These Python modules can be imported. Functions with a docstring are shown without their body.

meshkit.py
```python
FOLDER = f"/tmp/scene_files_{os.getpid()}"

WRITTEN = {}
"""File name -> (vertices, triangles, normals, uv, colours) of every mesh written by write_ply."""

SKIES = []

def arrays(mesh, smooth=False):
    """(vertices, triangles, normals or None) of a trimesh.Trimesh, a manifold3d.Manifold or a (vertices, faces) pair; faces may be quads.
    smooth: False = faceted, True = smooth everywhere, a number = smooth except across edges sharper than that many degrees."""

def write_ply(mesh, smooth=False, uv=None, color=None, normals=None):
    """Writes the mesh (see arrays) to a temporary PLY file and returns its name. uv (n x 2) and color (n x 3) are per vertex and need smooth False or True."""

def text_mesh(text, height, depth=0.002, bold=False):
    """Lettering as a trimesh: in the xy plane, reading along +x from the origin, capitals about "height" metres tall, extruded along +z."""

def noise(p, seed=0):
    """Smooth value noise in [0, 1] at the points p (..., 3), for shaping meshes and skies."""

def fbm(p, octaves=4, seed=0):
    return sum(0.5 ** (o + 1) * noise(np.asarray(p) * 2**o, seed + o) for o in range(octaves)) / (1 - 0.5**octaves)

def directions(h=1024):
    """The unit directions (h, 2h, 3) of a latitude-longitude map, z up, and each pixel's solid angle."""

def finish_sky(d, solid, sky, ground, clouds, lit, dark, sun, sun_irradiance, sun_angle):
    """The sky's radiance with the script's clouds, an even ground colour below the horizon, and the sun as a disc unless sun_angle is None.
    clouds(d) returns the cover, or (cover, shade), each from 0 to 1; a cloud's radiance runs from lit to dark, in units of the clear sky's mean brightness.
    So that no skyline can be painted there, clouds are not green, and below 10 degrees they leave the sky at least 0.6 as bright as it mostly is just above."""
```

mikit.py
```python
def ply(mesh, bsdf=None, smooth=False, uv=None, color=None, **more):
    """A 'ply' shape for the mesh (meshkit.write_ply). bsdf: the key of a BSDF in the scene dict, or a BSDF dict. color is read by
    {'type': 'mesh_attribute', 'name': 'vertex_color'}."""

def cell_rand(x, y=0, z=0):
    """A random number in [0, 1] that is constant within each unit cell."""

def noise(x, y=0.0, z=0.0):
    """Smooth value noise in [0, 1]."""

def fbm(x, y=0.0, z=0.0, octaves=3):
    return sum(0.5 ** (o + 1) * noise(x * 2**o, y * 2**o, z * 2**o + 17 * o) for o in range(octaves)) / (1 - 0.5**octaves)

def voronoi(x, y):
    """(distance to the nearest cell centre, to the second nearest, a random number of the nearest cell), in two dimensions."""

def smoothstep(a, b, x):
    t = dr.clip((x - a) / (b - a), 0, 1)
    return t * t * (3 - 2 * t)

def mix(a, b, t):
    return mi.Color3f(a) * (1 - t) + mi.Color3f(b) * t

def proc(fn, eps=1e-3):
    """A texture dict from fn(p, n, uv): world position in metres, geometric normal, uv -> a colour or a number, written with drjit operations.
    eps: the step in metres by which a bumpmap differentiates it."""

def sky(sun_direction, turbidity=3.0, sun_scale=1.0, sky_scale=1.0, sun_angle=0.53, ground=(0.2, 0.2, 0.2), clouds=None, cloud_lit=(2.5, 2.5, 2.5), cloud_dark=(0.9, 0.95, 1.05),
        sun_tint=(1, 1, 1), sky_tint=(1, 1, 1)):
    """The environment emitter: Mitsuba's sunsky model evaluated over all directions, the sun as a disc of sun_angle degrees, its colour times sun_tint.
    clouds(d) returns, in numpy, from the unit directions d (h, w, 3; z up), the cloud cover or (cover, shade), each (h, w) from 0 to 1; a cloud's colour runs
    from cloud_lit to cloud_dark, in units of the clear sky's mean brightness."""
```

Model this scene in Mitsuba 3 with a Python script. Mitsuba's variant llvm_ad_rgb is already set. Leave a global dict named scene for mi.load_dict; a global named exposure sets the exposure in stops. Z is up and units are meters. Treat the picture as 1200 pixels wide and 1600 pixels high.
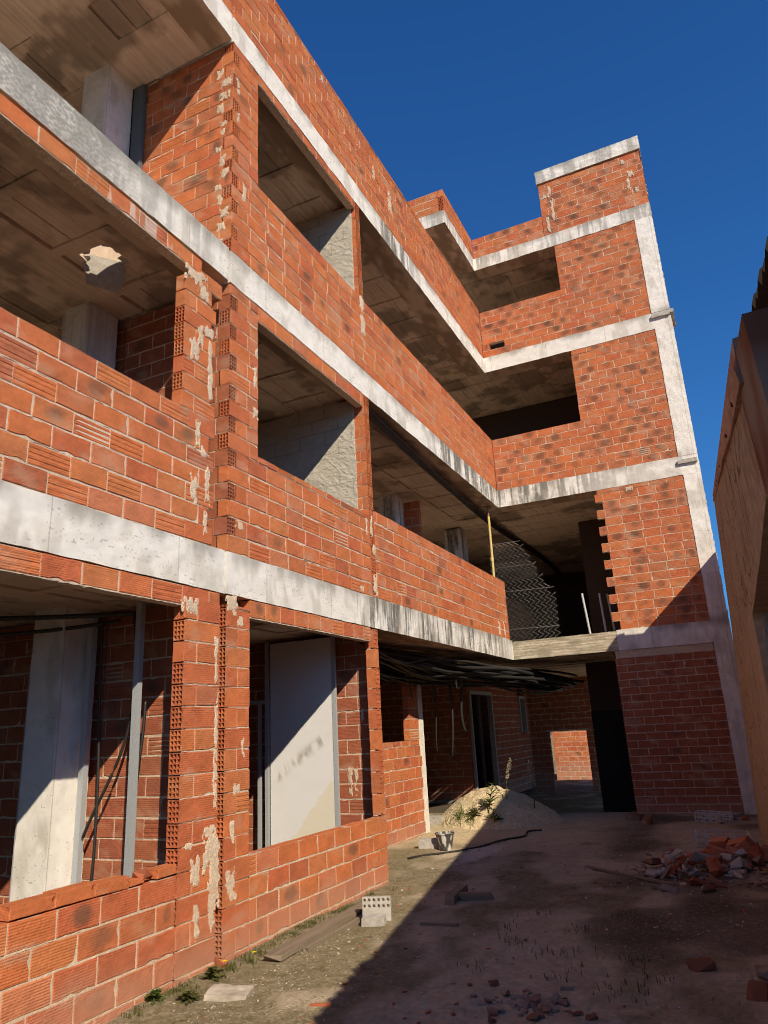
import math, random
import numpy as np, trimesh, shapely.geometry as sg
import drjit as dr, mitsuba as mi, mikit, meshkit
from mikit import noise, fbm, smoothstep, mix, cell_rand, proc, ply
T = mi.ScalarTransform4f
rng = random.Random(7)
nrng = np.random.default_rng(11)
scene, labels = {}, {}

# ---------------------------------------------------------------- camera, sky, exposure
EYE = np.array([3.8167, -4.9578, 1.5621])
YAW, PIT, ROL, FOC = -0.4319, 0.2959, -0.0531, 1124.75
def cam_axes():
    cy, sy, cp, sp = math.cos(YAW), math.sin(YAW), math.cos(PIT), math.sin(PIT)
    fw = np.array([sy * cp, cy * cp, sp]); rt = np.array([cy, -sy, 0.0]); up = np.cross(rt, fw)
    c, s = math.cos(ROL), math.sin(ROL)
    return c * rt + s * up, -s * rt + c * up, fw
_rt, _up, _fw = cam_axes()
scene['camera'] = {'type': 'perspective', 'fov': 2 * math.degrees(math.atan(600 / FOC)), 'fov_axis': 'x', 'near_clip': 0.05, 'far_clip': 500.0,
                   'to_world': T().look_at(origin=EYE.tolist(), target=(EYE + _fw).tolist(), up=_up.tolist())}
SUN = (1.0, -0.95, 0.91)
scene['sky_light'] = mikit.sky(SUN, turbidity=2.2, sun_scale=1.0, sky_scale=0.68, sky_tint=(0.33, 0.86, 1.46), sun_tint=(0.95, 1.0, 1.09), ground=(0.16, 0.14, 0.12))
exposure = 1.98

# ---------------------------------------------------------------- materials
def rgb(*c): return {'type': 'rgb', 'value': list(c)}
def diff(c): return {'type': 'diffuse', 'reflectance': c}
def two(b): return {'type': 'twosided', 'bsdf': b}
def C3(*c): return mi.Color3f(*c)

def brick_col(p, n, uv):
    i = dr.floor(uv.x); u = uv.x - i; v = uv.y
    r1, r2, r3, r4 = cell_rand(i, 3), cell_rand(i, 5), cell_rand(i, 7), cell_rand(i, 9)
    col = mix((0.53, 0.168, 0.07), (0.47, 0.136, 0.066), smoothstep(0.35, 0.8, r1))
    col = mix(col, (0.51, 0.20, 0.085), smoothstep(0.6, 0.92, r2) * 0.6)
    col = mix(col, (0.50, 0.21, 0.135), smoothstep(0.8, 0.95, cell_rand(i, 13)) * 0.4)
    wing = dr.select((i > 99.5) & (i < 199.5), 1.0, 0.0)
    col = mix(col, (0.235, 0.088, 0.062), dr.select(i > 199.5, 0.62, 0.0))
    col = mix(col, (0.40, 0.155, 0.085), 0.6 * wing * r3)
    col = mix(col, (0.30, 0.12, 0.072), smoothstep(0.86, 0.97, r3) * 0.35)
    w = noise(p.x * 9 + i, p.y * 9, p.z * 9); f = fbm(p.x * 40, p.y * 40, p.z * 40)
    rr = dr.sqrt(dr.square((u - 0.5) * 1.5) + dr.square((v - 0.5) * 1.0)) + 0.22 * (w - 0.5)
    burnt = dr.select(r4 > dr.select(wing > 0.5, 0.5, 0.955), 1.0, 0.0)
    col = mix(col, (0.115, 0.082, 0.062), burnt * smoothstep(0.5, 0.14, rr) * (0.35 + 0.4 * r1))
    comb = dr.sin((v * 0.15 + 0.012 * u) * 2 * math.pi / 0.0125 + 6 * r2)
    col = col * (1 + 0.07 * comb * smoothstep(0.2, 0.5, r2) + 0.24 * (w - 0.5) + 0.28 * (f - 0.5))
    dust = smoothstep(0.56, 0.8, fbm(p.x * 5 + 3 * p.z, p.y * 5, p.z * 6 + 9))
    col = mix(col, (0.5, 0.36, 0.26), 0.34 * dust)
    drip = smoothstep(0.5, 0.62, fbm(p.y * 17, 1.0, p.z * 1.5)) * smoothstep(-2.0, -1.6, p.y) * smoothstep(-0.65, -0.95, p.y)
    col = mix(col, (0.62, 0.5, 0.43), dr.select((p.z > 5.68) & (p.z < 5.87) & (p.x > -0.06) & (p.x < 0.02), 0.8 * drip, 0.0))
    edge = smoothstep(0.46, 0.5, dr.maximum(dr.abs(u - 0.5) * 1.0, dr.abs(v - 0.5)) + 0.03 * (f - 0.5))
    col = mix(col, (0.55, 0.42, 0.31), 0.4 * edge * w)
    base = smoothstep(0.32, 0.02, p.z + 0.25 * (fbm(p.x * 3, p.y * 3, p.z * 4) - 0.5))
    return mix(col, (0.46, 0.27, 0.2), 0.5 * base)
def brick_bump(p, n, uv):
    i = dr.floor(uv.x); r2 = cell_rand(i, 5); v = uv.y
    return 0.0011 * dr.sin((v * 0.15) * 2 * math.pi / 0.0125 + 6 * r2) + 0.004 * fbm(p.x * 60, p.y * 60, p.z * 60) + 0.004 * noise(p.x * 18, p.y * 18, p.z * 18)
scene['m_brick'] = two({'type': 'bumpmap', 'arbitrary': proc(brick_bump, 2e-3), 'scale': 1.0, 'bsdf': diff(proc(brick_col))})

def mortar_col(p, n, uv):
    f = fbm(p.x * 30, p.y * 30, p.z * 30); g = noise(p.x * 3, p.y * 3, p.z * 3)
    c = mix((0.50, 0.41, 0.31), (0.70, 0.60, 0.48), f)
    sp = noise(p.x * 95, p.y * 95, p.z * 95)
    c = mix(c, (0.42, 0.31, 0.23), 0.45 * g)
    return c * (0.78 + 0.4 * sp)
scene['m_mortar'] = two(diff(proc(mortar_col)))

def concrete_col(p, n, uv):
    f = fbm(p.x * 14, p.y * 14, p.z * 14); big = fbm(p.x * 1.7, p.y * 1.7 + 4, p.z * 1.7)
    c = mix((0.64, 0.625, 0.58), (0.84, 0.83, 0.80), f * 0.7 + big * 0.4)
    pit = smoothstep(0.78, 0.86, noise(p.x * 55, p.y * 55, p.z * 55))
    c = mix(c, (0.28, 0.26, 0.22), 0.5 * pit * smoothstep(0.35, 0.6, noise(p.x * 4, p.y * 4, p.z * 4 + 7)))
    # soot runs: rain has carried dirt down the slab edges along certain lengths
    s = p.x * 1.0 + p.y
    run = fbm(s * 7.0, 3.0, p.z * 0.9) * 0.6 + noise(s * 31, 1.0, p.z * 1.6) * 0.28 + fbm(p.x * 24 + p.y * 24, 2.0, p.z * 15) * 0.12
    l1 = dr.select(p.z < 4, smoothstep(2.2, 2.7, p.y) * smoothstep(9.6, 7.4, p.y) * 1.05, 0.0)
    l2 = dr.select((p.z > 4) & (p.z < 7.2), smoothstep(4.9, 6.1, p.y) * smoothstep(12.5, 9.6, s) , 0.0)
    l2 = dr.maximum(l2, dr.select((p.z > 4) & (p.z < 7.2), smoothstep(0.3, -0.6, p.y) * 0.4, 0.0))
    l3 = dr.select((p.z > 7.2) & (p.z < 10.5), smoothstep(3.4, 3.9, p.y) * smoothstep(5.6, 4.4, p.y), 0.0)
    l4 = dr.select(p.z > 11.56, 0.55 + 0.0 * p.y, 0.0)
    m = dr.maximum(dr.maximum(l1, l2), dr.maximum(l3, l4))
    upr = smoothstep(0.7, 0.2, dr.abs(n.z))
    d = smoothstep(0.40, 0.60, run + 0.12 * (big - 0.5)) * m * upr
    c = mix(c, (0.085, 0.083, 0.075), 0.84 * d)
    low = smoothstep(0.5, 0.72, fbm(p.x * 6, p.y * 6, p.z * 2.2)) * upr
    c = mix(c, (0.40, 0.37, 0.31), 0.45 * low)
    tz = dr.minimum(dr.minimum(dr.abs(3.141 - p.z), dr.abs(6.241 - p.z)), dr.minimum(dr.abs(9.331 - p.z), dr.minimum(dr.abs(11.899 - p.z), dr.abs(13.607 - p.z))))
    grime = smoothstep(0.17, 0.0, tz + 0.12 * (fbm(s * 11, 4.0, p.z * 2) - 0.5)) * smoothstep(0.3, 0.62, fbm(s * 3.5, 6.0, p.z))
    c = mix(c, (0.20, 0.19, 0.165), 0.6 * grime * upr)
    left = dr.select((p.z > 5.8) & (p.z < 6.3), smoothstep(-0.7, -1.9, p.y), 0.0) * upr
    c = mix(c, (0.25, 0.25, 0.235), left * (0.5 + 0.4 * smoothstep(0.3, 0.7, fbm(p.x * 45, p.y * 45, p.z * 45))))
    bj = dr.abs(s / 1.22 - dr.floor(s / 1.22) - 0.5)
    c = mix(c, (0.33, 0.31, 0.28), 0.55 * smoothstep(0.006, 0.002, bj) * upr)
    # undersides take a browner, blotchy concrete mix, picked by surface normal
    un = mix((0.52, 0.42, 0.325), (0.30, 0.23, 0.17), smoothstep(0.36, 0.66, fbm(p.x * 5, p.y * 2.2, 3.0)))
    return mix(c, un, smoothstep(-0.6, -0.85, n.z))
def concrete_bump(p, n, uv): return 0.006 * fbm(p.x * 22, p.y * 22, p.z * 22) + 0.003 * noise(p.x * 90, p.y * 90, p.z * 90)
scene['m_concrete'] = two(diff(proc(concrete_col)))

def soffit_col(p, n, uv):
    f = fbm(p.x * 7, p.y * 7, p.z * 7); g = fbm(p.x * 1.3 + 5, p.y * 1.3, p.z)
    c = mix((0.55, 0.445, 0.345), (0.68, 0.57, 0.46), f)
    st = smoothstep(0.52, 0.68, g * 0.75 + f * 0.3)
    c = mix(c, (0.17, 0.135, 0.10), 0.7 * st)
    grain = noise(p.x * 42, p.y * 2.2, p.z * 2)
    return c * (0.86 + 0.28 * grain)
scene['m_soffit'] = two(diff(proc(soffit_col)))

def board_col(p, n, uv):   # board-marked beam over the passage
    g = fbm(p.x * 3.0, p.y * 3, p.z * 46); f = fbm(p.x * 20, p.y * 20, p.z * 20)
    c = mix((0.30, 0.26, 0.19), (0.56, 0.51, 0.41), smoothstep(0.25, 0.75, g * 0.7 + f * 0.3))
    return mix(c, (0.17, 0.17, 0.11), 0.5 * smoothstep(0.55, 0.75, noise(p.x * 3.3, p.y, p.z * 9)))
scene['m_board_concrete'] = two(diff(proc(board_col)))

def plaster_col(p, n, uv):
    f = fbm(p.x * 11, p.y * 11, p.z * 11); g = noise(p.x * 2.2, p.y, p.z * 2.2)
    c = mix((0.36, 0.335, 0.285), (0.56, 0.53, 0.46), f * 0.8 + g * 0.3)
    row = p.z / 0.195; k = dr.floor(row); fr = row - k
    cx = (p.x + 0.2 * (k - 2 * dr.floor(k / 2))) / 0.4; fx = cx - dr.floor(cx)
    j = dr.maximum(smoothstep(0.43, 0.5, dr.abs(fr - 0.5)), smoothstep(0.46, 0.5, dr.abs(fx - 0.5)))
    return mix(c, (0.24, 0.225, 0.19), 0.55 * j * smoothstep(0.4, 0.6, noise(p.x * 3 + 2, p.y, p.z * 3)))
scene['m_plaster'] = two({'type': 'bumpmap', 'arbitrary': proc(lambda p, n, uv: 0.02 * fbm(p.x * 25, p.y * 25, p.z * 25)), 'scale': 1.0, 'bsdf': diff(proc(plaster_col))})

def ground_col(p, n, uv):
    f = fbm(p.x * 13, p.y * 13, 0.0); g = fbm(p.x * 0.9 + 3, p.y * 0.7, 2.0); h = fbm(p.x * 3.1, p.y * 2.1, 5.0)
    c = mix((0.31, 0.255, 0.18), (0.49, 0.42, 0.315), f * 0.7 + h * 0.3)
    moss = smoothstep(0.45, 0.62, g * 0.6 + h * 0.4 + 0.2 * smoothstep(1.1, 0.1, p.x) * smoothstep(4.0, 0.5, p.y) + 0.16 * smoothstep(0.5, 0.1, p.x + 0.4 * (h - 0.5)) - 0.05)
    c = mix(c, (0.11, 0.092, 0.042), 0.85 * moss * (0.5 + f * 0.6))
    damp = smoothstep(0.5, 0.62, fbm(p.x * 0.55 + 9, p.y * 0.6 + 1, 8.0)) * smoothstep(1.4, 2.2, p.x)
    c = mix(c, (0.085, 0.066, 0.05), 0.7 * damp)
    sand = smoothstep(2.4, 0.8, dr.sqrt(dr.square(p.x + 0.2) + dr.square((p.y - 7.2) * 0.8)) + 0.8 * (h - 0.5))
    c = mix(c, (0.52, 0.43, 0.28), 0.85 * sand)
    lime = smoothstep(0.42, 0.2, dr.sqrt(dr.square((p.x - 0.42) * 1.5) + dr.square((p.y - 4.9) * 0.42)) + 0.35 * (f - 0.5))
    c = mix(c, (0.62, 0.58, 0.5), 0.65 * lime)
    grit = smoothstep(0.74, 0.82, noise(p.x * 60, p.y * 60, 0.0))
    return mix(c, (0.5, 0.45, 0.38), 0.22 * grit) * (0.88 + 0.24 * noise(p.x * 35, p.y * 35, 3.0))
scene['m_ground'] = two({'type': 'bumpmap', 'arbitrary': proc(lambda p, n, uv: 0.03 * fbm(p.x * 16, p.y * 16, 1.0) + 0.01 * noise(p.x * 70, p.y * 70, 1.0), 2e-3), 'scale': 1.0, 'bsdf': diff(proc(ground_col))})

def sand_col(p, n, uv):
    f = fbm(p.x * 26, p.y * 26, p.z * 26)
    c = mix((0.50, 0.40, 0.24), (0.68, 0.57, 0.38), f)
    return mix(c, (0.30, 0.22, 0.12), 0.6 * smoothstep(0.72, 0.82, noise(p.x * 38, p.y * 38, p.z * 38)))
scene['m_sand'] = two({'type': 'bumpmap', 'arbitrary': proc(lambda p, n, uv: 0.03 * fbm(p.x * 24, p.y * 24, p.z * 24)), 'scale': 1.0, 'bsdf': diff(proc(sand_col))})

def render_col(p, n, uv):   # shed wall: rough render streaked by water
    g = fbm(p.y * 26, p.x * 3, p.z * 1.2); f = fbm(p.y * 4, p.x, p.z * 3.4)
    c = mix((0.36, 0.285, 0.215), (0.55, 0.455, 0.36), g * 0.9)
    c = mix(c, (0.17, 0.115, 0.08), 0.75 * smoothstep(0.52, 0.74, f * 0.55 + g * 0.45))
    c = mix(c, (0.54, 0.38, 0.23), 0.4 * smoothstep(3.2, 1.2, p.z))
    cr = dr.abs(fbm(p.y * 1.1, 3.0, p.z * 1.6) - 0.5)
    return mix(c, (0.12, 0.085, 0.06), 0.7 * smoothstep(0.012, 0.003, cr)) * (0.8 + 0.4 * noise(p.y * 30, p.x, p.z * 30))
scene['m_render'] = two({'type': 'bumpmap', 'arbitrary': proc(lambda p, n, uv: 0.02 * fbm(p.y * 20, p.x, p.z * 6) + 0.008 * noise(p.y * 60, p.x, p.z * 60), 2e-3), 'scale': 1.0, 'bsdf': diff(proc(render_col))})

def wood_col(p, n, uv):
    g = fbm(uv.x * 1.5, uv.y * 60, 1.0); f = noise(p.x * 30, p.y * 30, p.z * 30)
    return mix((0.12, 0.095, 0.07), (0.33, 0.27, 0.2), g * 0.8 + 0.2 * f)
scene['m_wood'] = two(diff(proc(wood_col)))

def panel_col(p, n, uv):
    c = mix((0.66, 0.67, 0.69), (0.72, 0.73, 0.75), fbm(p.x * 5, p.y * 5, p.z * 5))
    ax = p.x + 1.05; lz = 1.32 + 0.62 * ax
    s = smoothstep(0.12, 0.0, dr.abs(p.z - lz)) * smoothstep(0.46, 0.3, dr.abs(ax + 0.02))
    br = smoothstep(0.3, 0.75, fbm(p.x * 22 + p.z * 10, 1.0, p.z * 4)) * smoothstep(0.25, 0.6, noise(p.x * 7, 2.0, p.z * 7))
    c = mix(c, (0.26, 0.235, 0.19), 0.75 * s * br)
    # torn paper face in the lower right corner
    t = smoothstep(0.015, -0.01, (p.z - 0.72) - 1.15 * (p.x + 0.93) + 0.1 * (fbm(p.x * 16, 2.0, p.z * 16) - 0.5))
    return mix(c, (0.66, 0.63, 0.54), t)
scene['m_panel'] = two(diff(proc(panel_col)))

def rust_col(p, n, uv):
    f = fbm(p.x * 9, p.y * 9, p.z * 9); g = noise(p.y * 1.5, p.z * 1.5, p.x)
    return mix((0.36, 0.21, 0.155), (0.20, 0.115, 0.085), smoothstep(0.35, 0.7, f * 0.7 + g * 0.3))
scene['m_rust'] = two({'type': 'principled', 'base_color': proc(rust_col), 'roughness': 0.6, 'metallic': 0.15})

def grey_col(p, n, uv):
    f = fbm(p.x * 30, p.y * 30, p.z * 30)
    return mix((0.30, 0.285, 0.26), (0.52, 0.50, 0.46), f)
scene['m_grey'] = two(diff(proc(grey_col)))
scene['m_galv'] = two({'type': 'principled', 'base_color': rgb(0.42, 0.46, 0.49), 'roughness': 0.45, 'metallic': 0.25})
scene['m_black'] = two({'type': 'principled', 'base_color': rgb(0.022, 0.021, 0.021), 'roughness': 0.5})
scene['m_black_metal'] = two({'type': 'principled', 'base_color': rgb(0.03, 0.027, 0.026), 'roughness': 0.7})
scene['m_dark'] = two(diff(rgb(0.035, 0.03, 0.028)))
scene['m_bucket'] = two({'type': 'principled', 'base_color': proc(lambda p, n, uv: mix((0.06, 0.058, 0.055), (0.55, 0.53, 0.49), smoothstep(0.5, 0.66, fbm(p.x * 22, p.y * 22, p.z * 7)))), 'roughness': 0.6})
scene['m_bluegrey'] = two(diff(rgb(0.12, 0.145, 0.165)))
scene['m_white_plaster'] = two(diff(proc(lambda p, n, uv: mix((0.66, 0.62, 0.54), (0.8, 0.78, 0.72), fbm(p.x * 8, p.y * 8, p.z * 8)))))
scene['m_yellow'] = two({'type': 'principled', 'base_color': proc(lambda p, n, uv: mix((0.62, 0.44, 0.07), (0.55, 0.5, 0.42), smoothstep(0.52, 0.62, noise(p.x * 90, p.y * 90, p.z * 55)))), 'roughness': 0.55})
scene['m_wire'] = two({'type': 'principled', 'base_color': rgb(0.55, 0.53, 0.5), 'roughness': 0.5, 'metallic': 0.4})
scene['m_inner_render'] = two(diff(rgb(0.46, 0.37, 0.29)))
scene['m_leaf'] = two(diff(proc(lambda p, n, uv: mix((0.05, 0.085, 0.02), (0.12, 0.17, 0.04), noise(p.x * 30, p.y * 30, p.z * 30)))))
scene['m_dry'] = two(diff(rgb(0.26, 0.21, 0.12)))
scene['m_moss'] = two(diff(proc(lambda p, n, uv: mix((0.045, 0.06, 0.015), (0.16, 0.15, 0.06), noise(p.x * 40, p.y * 40, p.z * 40)))))
scene['m_flower'] = two(diff(rgb(0.75, 0.62, 0.02)))
scene['m_seed'] = two(diff(rgb(0.33, 0.27, 0.2)))
scene['m_stone'] = two(diff(proc(lambda p, n, uv: mix((0.33, 0.29, 0.23), (0.56, 0.52, 0.45), noise(p.x * 25, p.y * 25, p.z * 25)))))
scene['m_rubble'] = two(diff(proc(lambda p, n, uv: mix((0.20, 0.095, 0.06), (0.30, 0.25, 0.21), smoothstep(0.4, 0.65, fbm(p.x * 3.5, p.y * 3.5, p.z * 3.5))))))
scene['m_rubble_red'] = two(diff(proc(lambda p, n, uv: mix((0.30, 0.085, 0.045), (0.42, 0.15, 0.08), noise(p.x * 20, p.y * 20, p.z * 20)))))
scene['m_tile'] = two(diff(rgb(0.035, 0.026, 0.022)))
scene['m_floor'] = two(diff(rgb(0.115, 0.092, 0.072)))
scene['m_shadow_room'] = two(diff(rgb(0.085, 0.058, 0.043)))  # dark wall colour standing in for the shade inside the rooms

# ---------------------------------------------------------------- naming
counts = {}
def key(parent, name):
    k = f'{parent}__{name}' if parent else name
    n = counts.get(k, 0); counts[k] = n + 1
    return k if n == 0 else f'{k}_{n:03d}'
def tag(k, label=None, cat=None, group=None, kind=None):
    d = {}
    if label: d['label'] = label
    if cat: d['category'] = cat
    if group: d['group'] = group
    if kind: d['kind'] = kind
    labels[k] = d
    return k
def add(parent, name, mesh, bsdf, smooth=False, uv=None, **kw):
    k = key(parent, name); scene[k] = ply(mesh, bsdf, smooth=smooth, uv=uv, **kw); return k
def thing(name, label, cat, group=None):
    k = key(None, name); return tag(k, label, cat, group)
def stuff(k, label=None, cat=None):
    labels.setdefault(k, {}).update({'kind': 'stuff'})
    if label: labels[k].update({'label': label, 'category': cat})
    return k

# ---------------------------------------------------------------- mesh helpers
def cat(ms): return trimesh.util.concatenate([trimesh.Trimesh(np.asarray(m.vertices), np.asarray(m.faces), process=False) for m in ms])
def box(x0, x1, y0, y1, z0, z1):
    m = trimesh.creation.box((x1 - x0, y1 - y0, z1 - z0)); m.apply_translation(((x0 + x1) / 2, (y0 + y1) / 2, (z0 + z1) / 2)); return m
def rough(m, seg=0.1, amp=0.006, freq=9.0, seed=0):
    v, f = trimesh.remesh.subdivide_to_size(m.vertices, m.faces, seg, max_iter=20)
    m = trimesh.Trimesh(v, f, process=True); m.merge_vertices()
    p = m.vertices * freq
    d = np.stack([meshkit.fbm(p, 3, seed + k) for k in range(3)], -1) - 0.5
    return trimesh.Trimesh(m.vertices + d * 2 * amp, m.faces, process=False)
def rbox(x0, x1, y0, y1, z0, z1, **kw): return rough(box(x0, x1, y0, y1, z0, z1), **kw)
def tube(pts, r, sides=6):
    p = np.asarray(pts, float); t = np.gradient(p, axis=0); t /= np.linalg.norm(t, axis=1, keepdims=True) + 1e-12
    a = np.cross(t, np.where(np.abs(t[:, 2:]) < 0.9, [0, 0, 1.0], [1.0, 0, 0])); a /= np.linalg.norm(a, axis=1, keepdims=True) + 1e-12
    b = np.cross(t, a); an = np.arange(sides) * 2 * np.pi / sides
    r = np.broadcast_to(r, (len(p),))
    v = (p[:, None] + r[:, None, None] * (np.cos(an)[None, :, None] * a[:, None] + np.sin(an)[None, :, None] * b[:, None])).reshape(-1, 3)
    f = []
    for i in range(len(p) - 1):
        for j in range(sides):
            q = (i * sides + j, i * sides + (j + 1) % sides, (i + 1) * sides + (j + 1) % sides, (i + 1) * sides + j)
            f += [q[:3], (q[0], q[2], q[3])]
    n = len(v); v = np.vstack([v, p[0], p[-1]])
    for j in range(sides):
        f += [((j + 1) % sides, j, n), ((len(p) - 1) * sides + j, (len(p) - 1) * sides + (j + 1) % sides, n + 1)]
    return trimesh.Trimesh(v, np.array(f), process=False)
def chunk(size, seed, n=16, jag=0.22):
    r = np.random.default_rng(seed); v = np.sign(r.random((n, 3)) - 0.5) * r.uniform(1 - 2.4 * jag, 1, (n, 3))
    v[:6] = np.vstack([np.eye(3), -np.eye(3)]) * 0.8 + r.uniform(-0.5, 0.5, (6, 3)) * 0.8
    m = trimesh.convex.convex_hull(v); w = m.vertices / np.abs(m.vertices).max(0) * np.asarray(size) / 2
    return trimesh.Trimesh(w, m.faces, process=False)
def move(m, loc=(0, 0, 0), rot=(0, 0, 0)):
    m = m.copy(); M = trimesh.transformations.euler_matrix(*rot); M[:3, 3] = loc; m.apply_transform(M); return m

# ---------------------------------------------------------------- bricks: variants in local space (length +x, face towards -y, height +z)
BL, BH, BT = 0.318, 0.152, 0.11
def brick_uv(v, ident, L=BL):
    u = (v[:, 0] + 0.3 * v[:, 1]) / (L + 0.3 * BT); w = (v[:, 2] + 0.25 * v[:, 1]) / (BH + 0.25 * BT)
    return np.stack([ident + 0.02 + 0.96 * np.clip(u, 0, 1), np.clip(w, 0, 1)], 1)
def plain_brick(ident, seed):
    r = np.random.default_rng(seed); per = []
    for a, b, n in (((0, 0), (BL, 0), 5), ((BL, 0), (BL, BH), 3), ((BL, BH), (0, BH), 5), ((0, BH), (0, 0), 3)):
        for i in range(n): per.append(np.array(a) + (np.array(b) - a) * i / n)
    per = np.array(per); cen = np.array([BL / 2, BH / 2]); inw = np.sign(cen - per)
    j = r.random((len(per), 2)) ** 2 * 0.0045
    for _ in range(r.integers(0, 3)): j[r.integers(len(per))] += r.random() ** 1.5 * 0.02
    outer = per + inw * j * (np.abs(per - cen) > np.array([BL, BH]) * 0.49)
    inner = outer + np.sign(cen - outer) * 0.004
    n = len(per)
    V = np.vstack([np.c_[inner[:, 0], np.full(n, 0.0), inner[:, 1]], np.c_[outer[:, 0], np.full(n, 0.004), outer[:, 1]], np.c_[per[:, 0], np.full(n, BT), per[:, 1]], [[cen[0], 0, cen[1]], [cen[0], BT, cen[1]]]])
    F = []
    for i in range(n):
        k = (i + 1) % n
        F += [(i, k, 3 * n), (n + i, n + k, k), (n + i, k, i), (2 * n + i, 2 * n + k, n + k), (2 * n + i, n + k, n + i), (2 * n + k, 2 * n + i, 3 * n + 1)]
    return V, np.array(F), brick_uv(V, ident)
def grooved_brick(ident, seed):
    r = np.random.default_rng(seed); ys = []
    nr = 4; pitch = BH / nr
    prof = []
    for i in range(nr):
        z = i * pitch
        prof += [(0.003, z + 0.001), (0.0, z + 0.006), (0.0, z + pitch - 0.012), (0.0032, z + pitch - 0.007)]
    poly = [(BT, 0.0)] + prof + [(BT, BH)]
    V = []; n = len(poly)
    for x in (0.0, BL):
        for y, z in poly: V.append((x + (r.random() - 0.5) * 0.004, y, z))
    V = np.array(V); F = []
    for i in range(n):
        k = (i + 1) % n; F += [(i, n + i, n + k), (i, n + k, k)]
    c0 = len(V); V = np.vstack([V, [[0, BT / 2, BH / 2], [BL, BT / 2, BH / 2]]])
    for i in range(n):
        k = (i + 1) % n; F += [(k, c0, i), (n + i, c0 + 1, n + k)]
    return V, np.array(F), brick_uv(V, ident)
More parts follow.
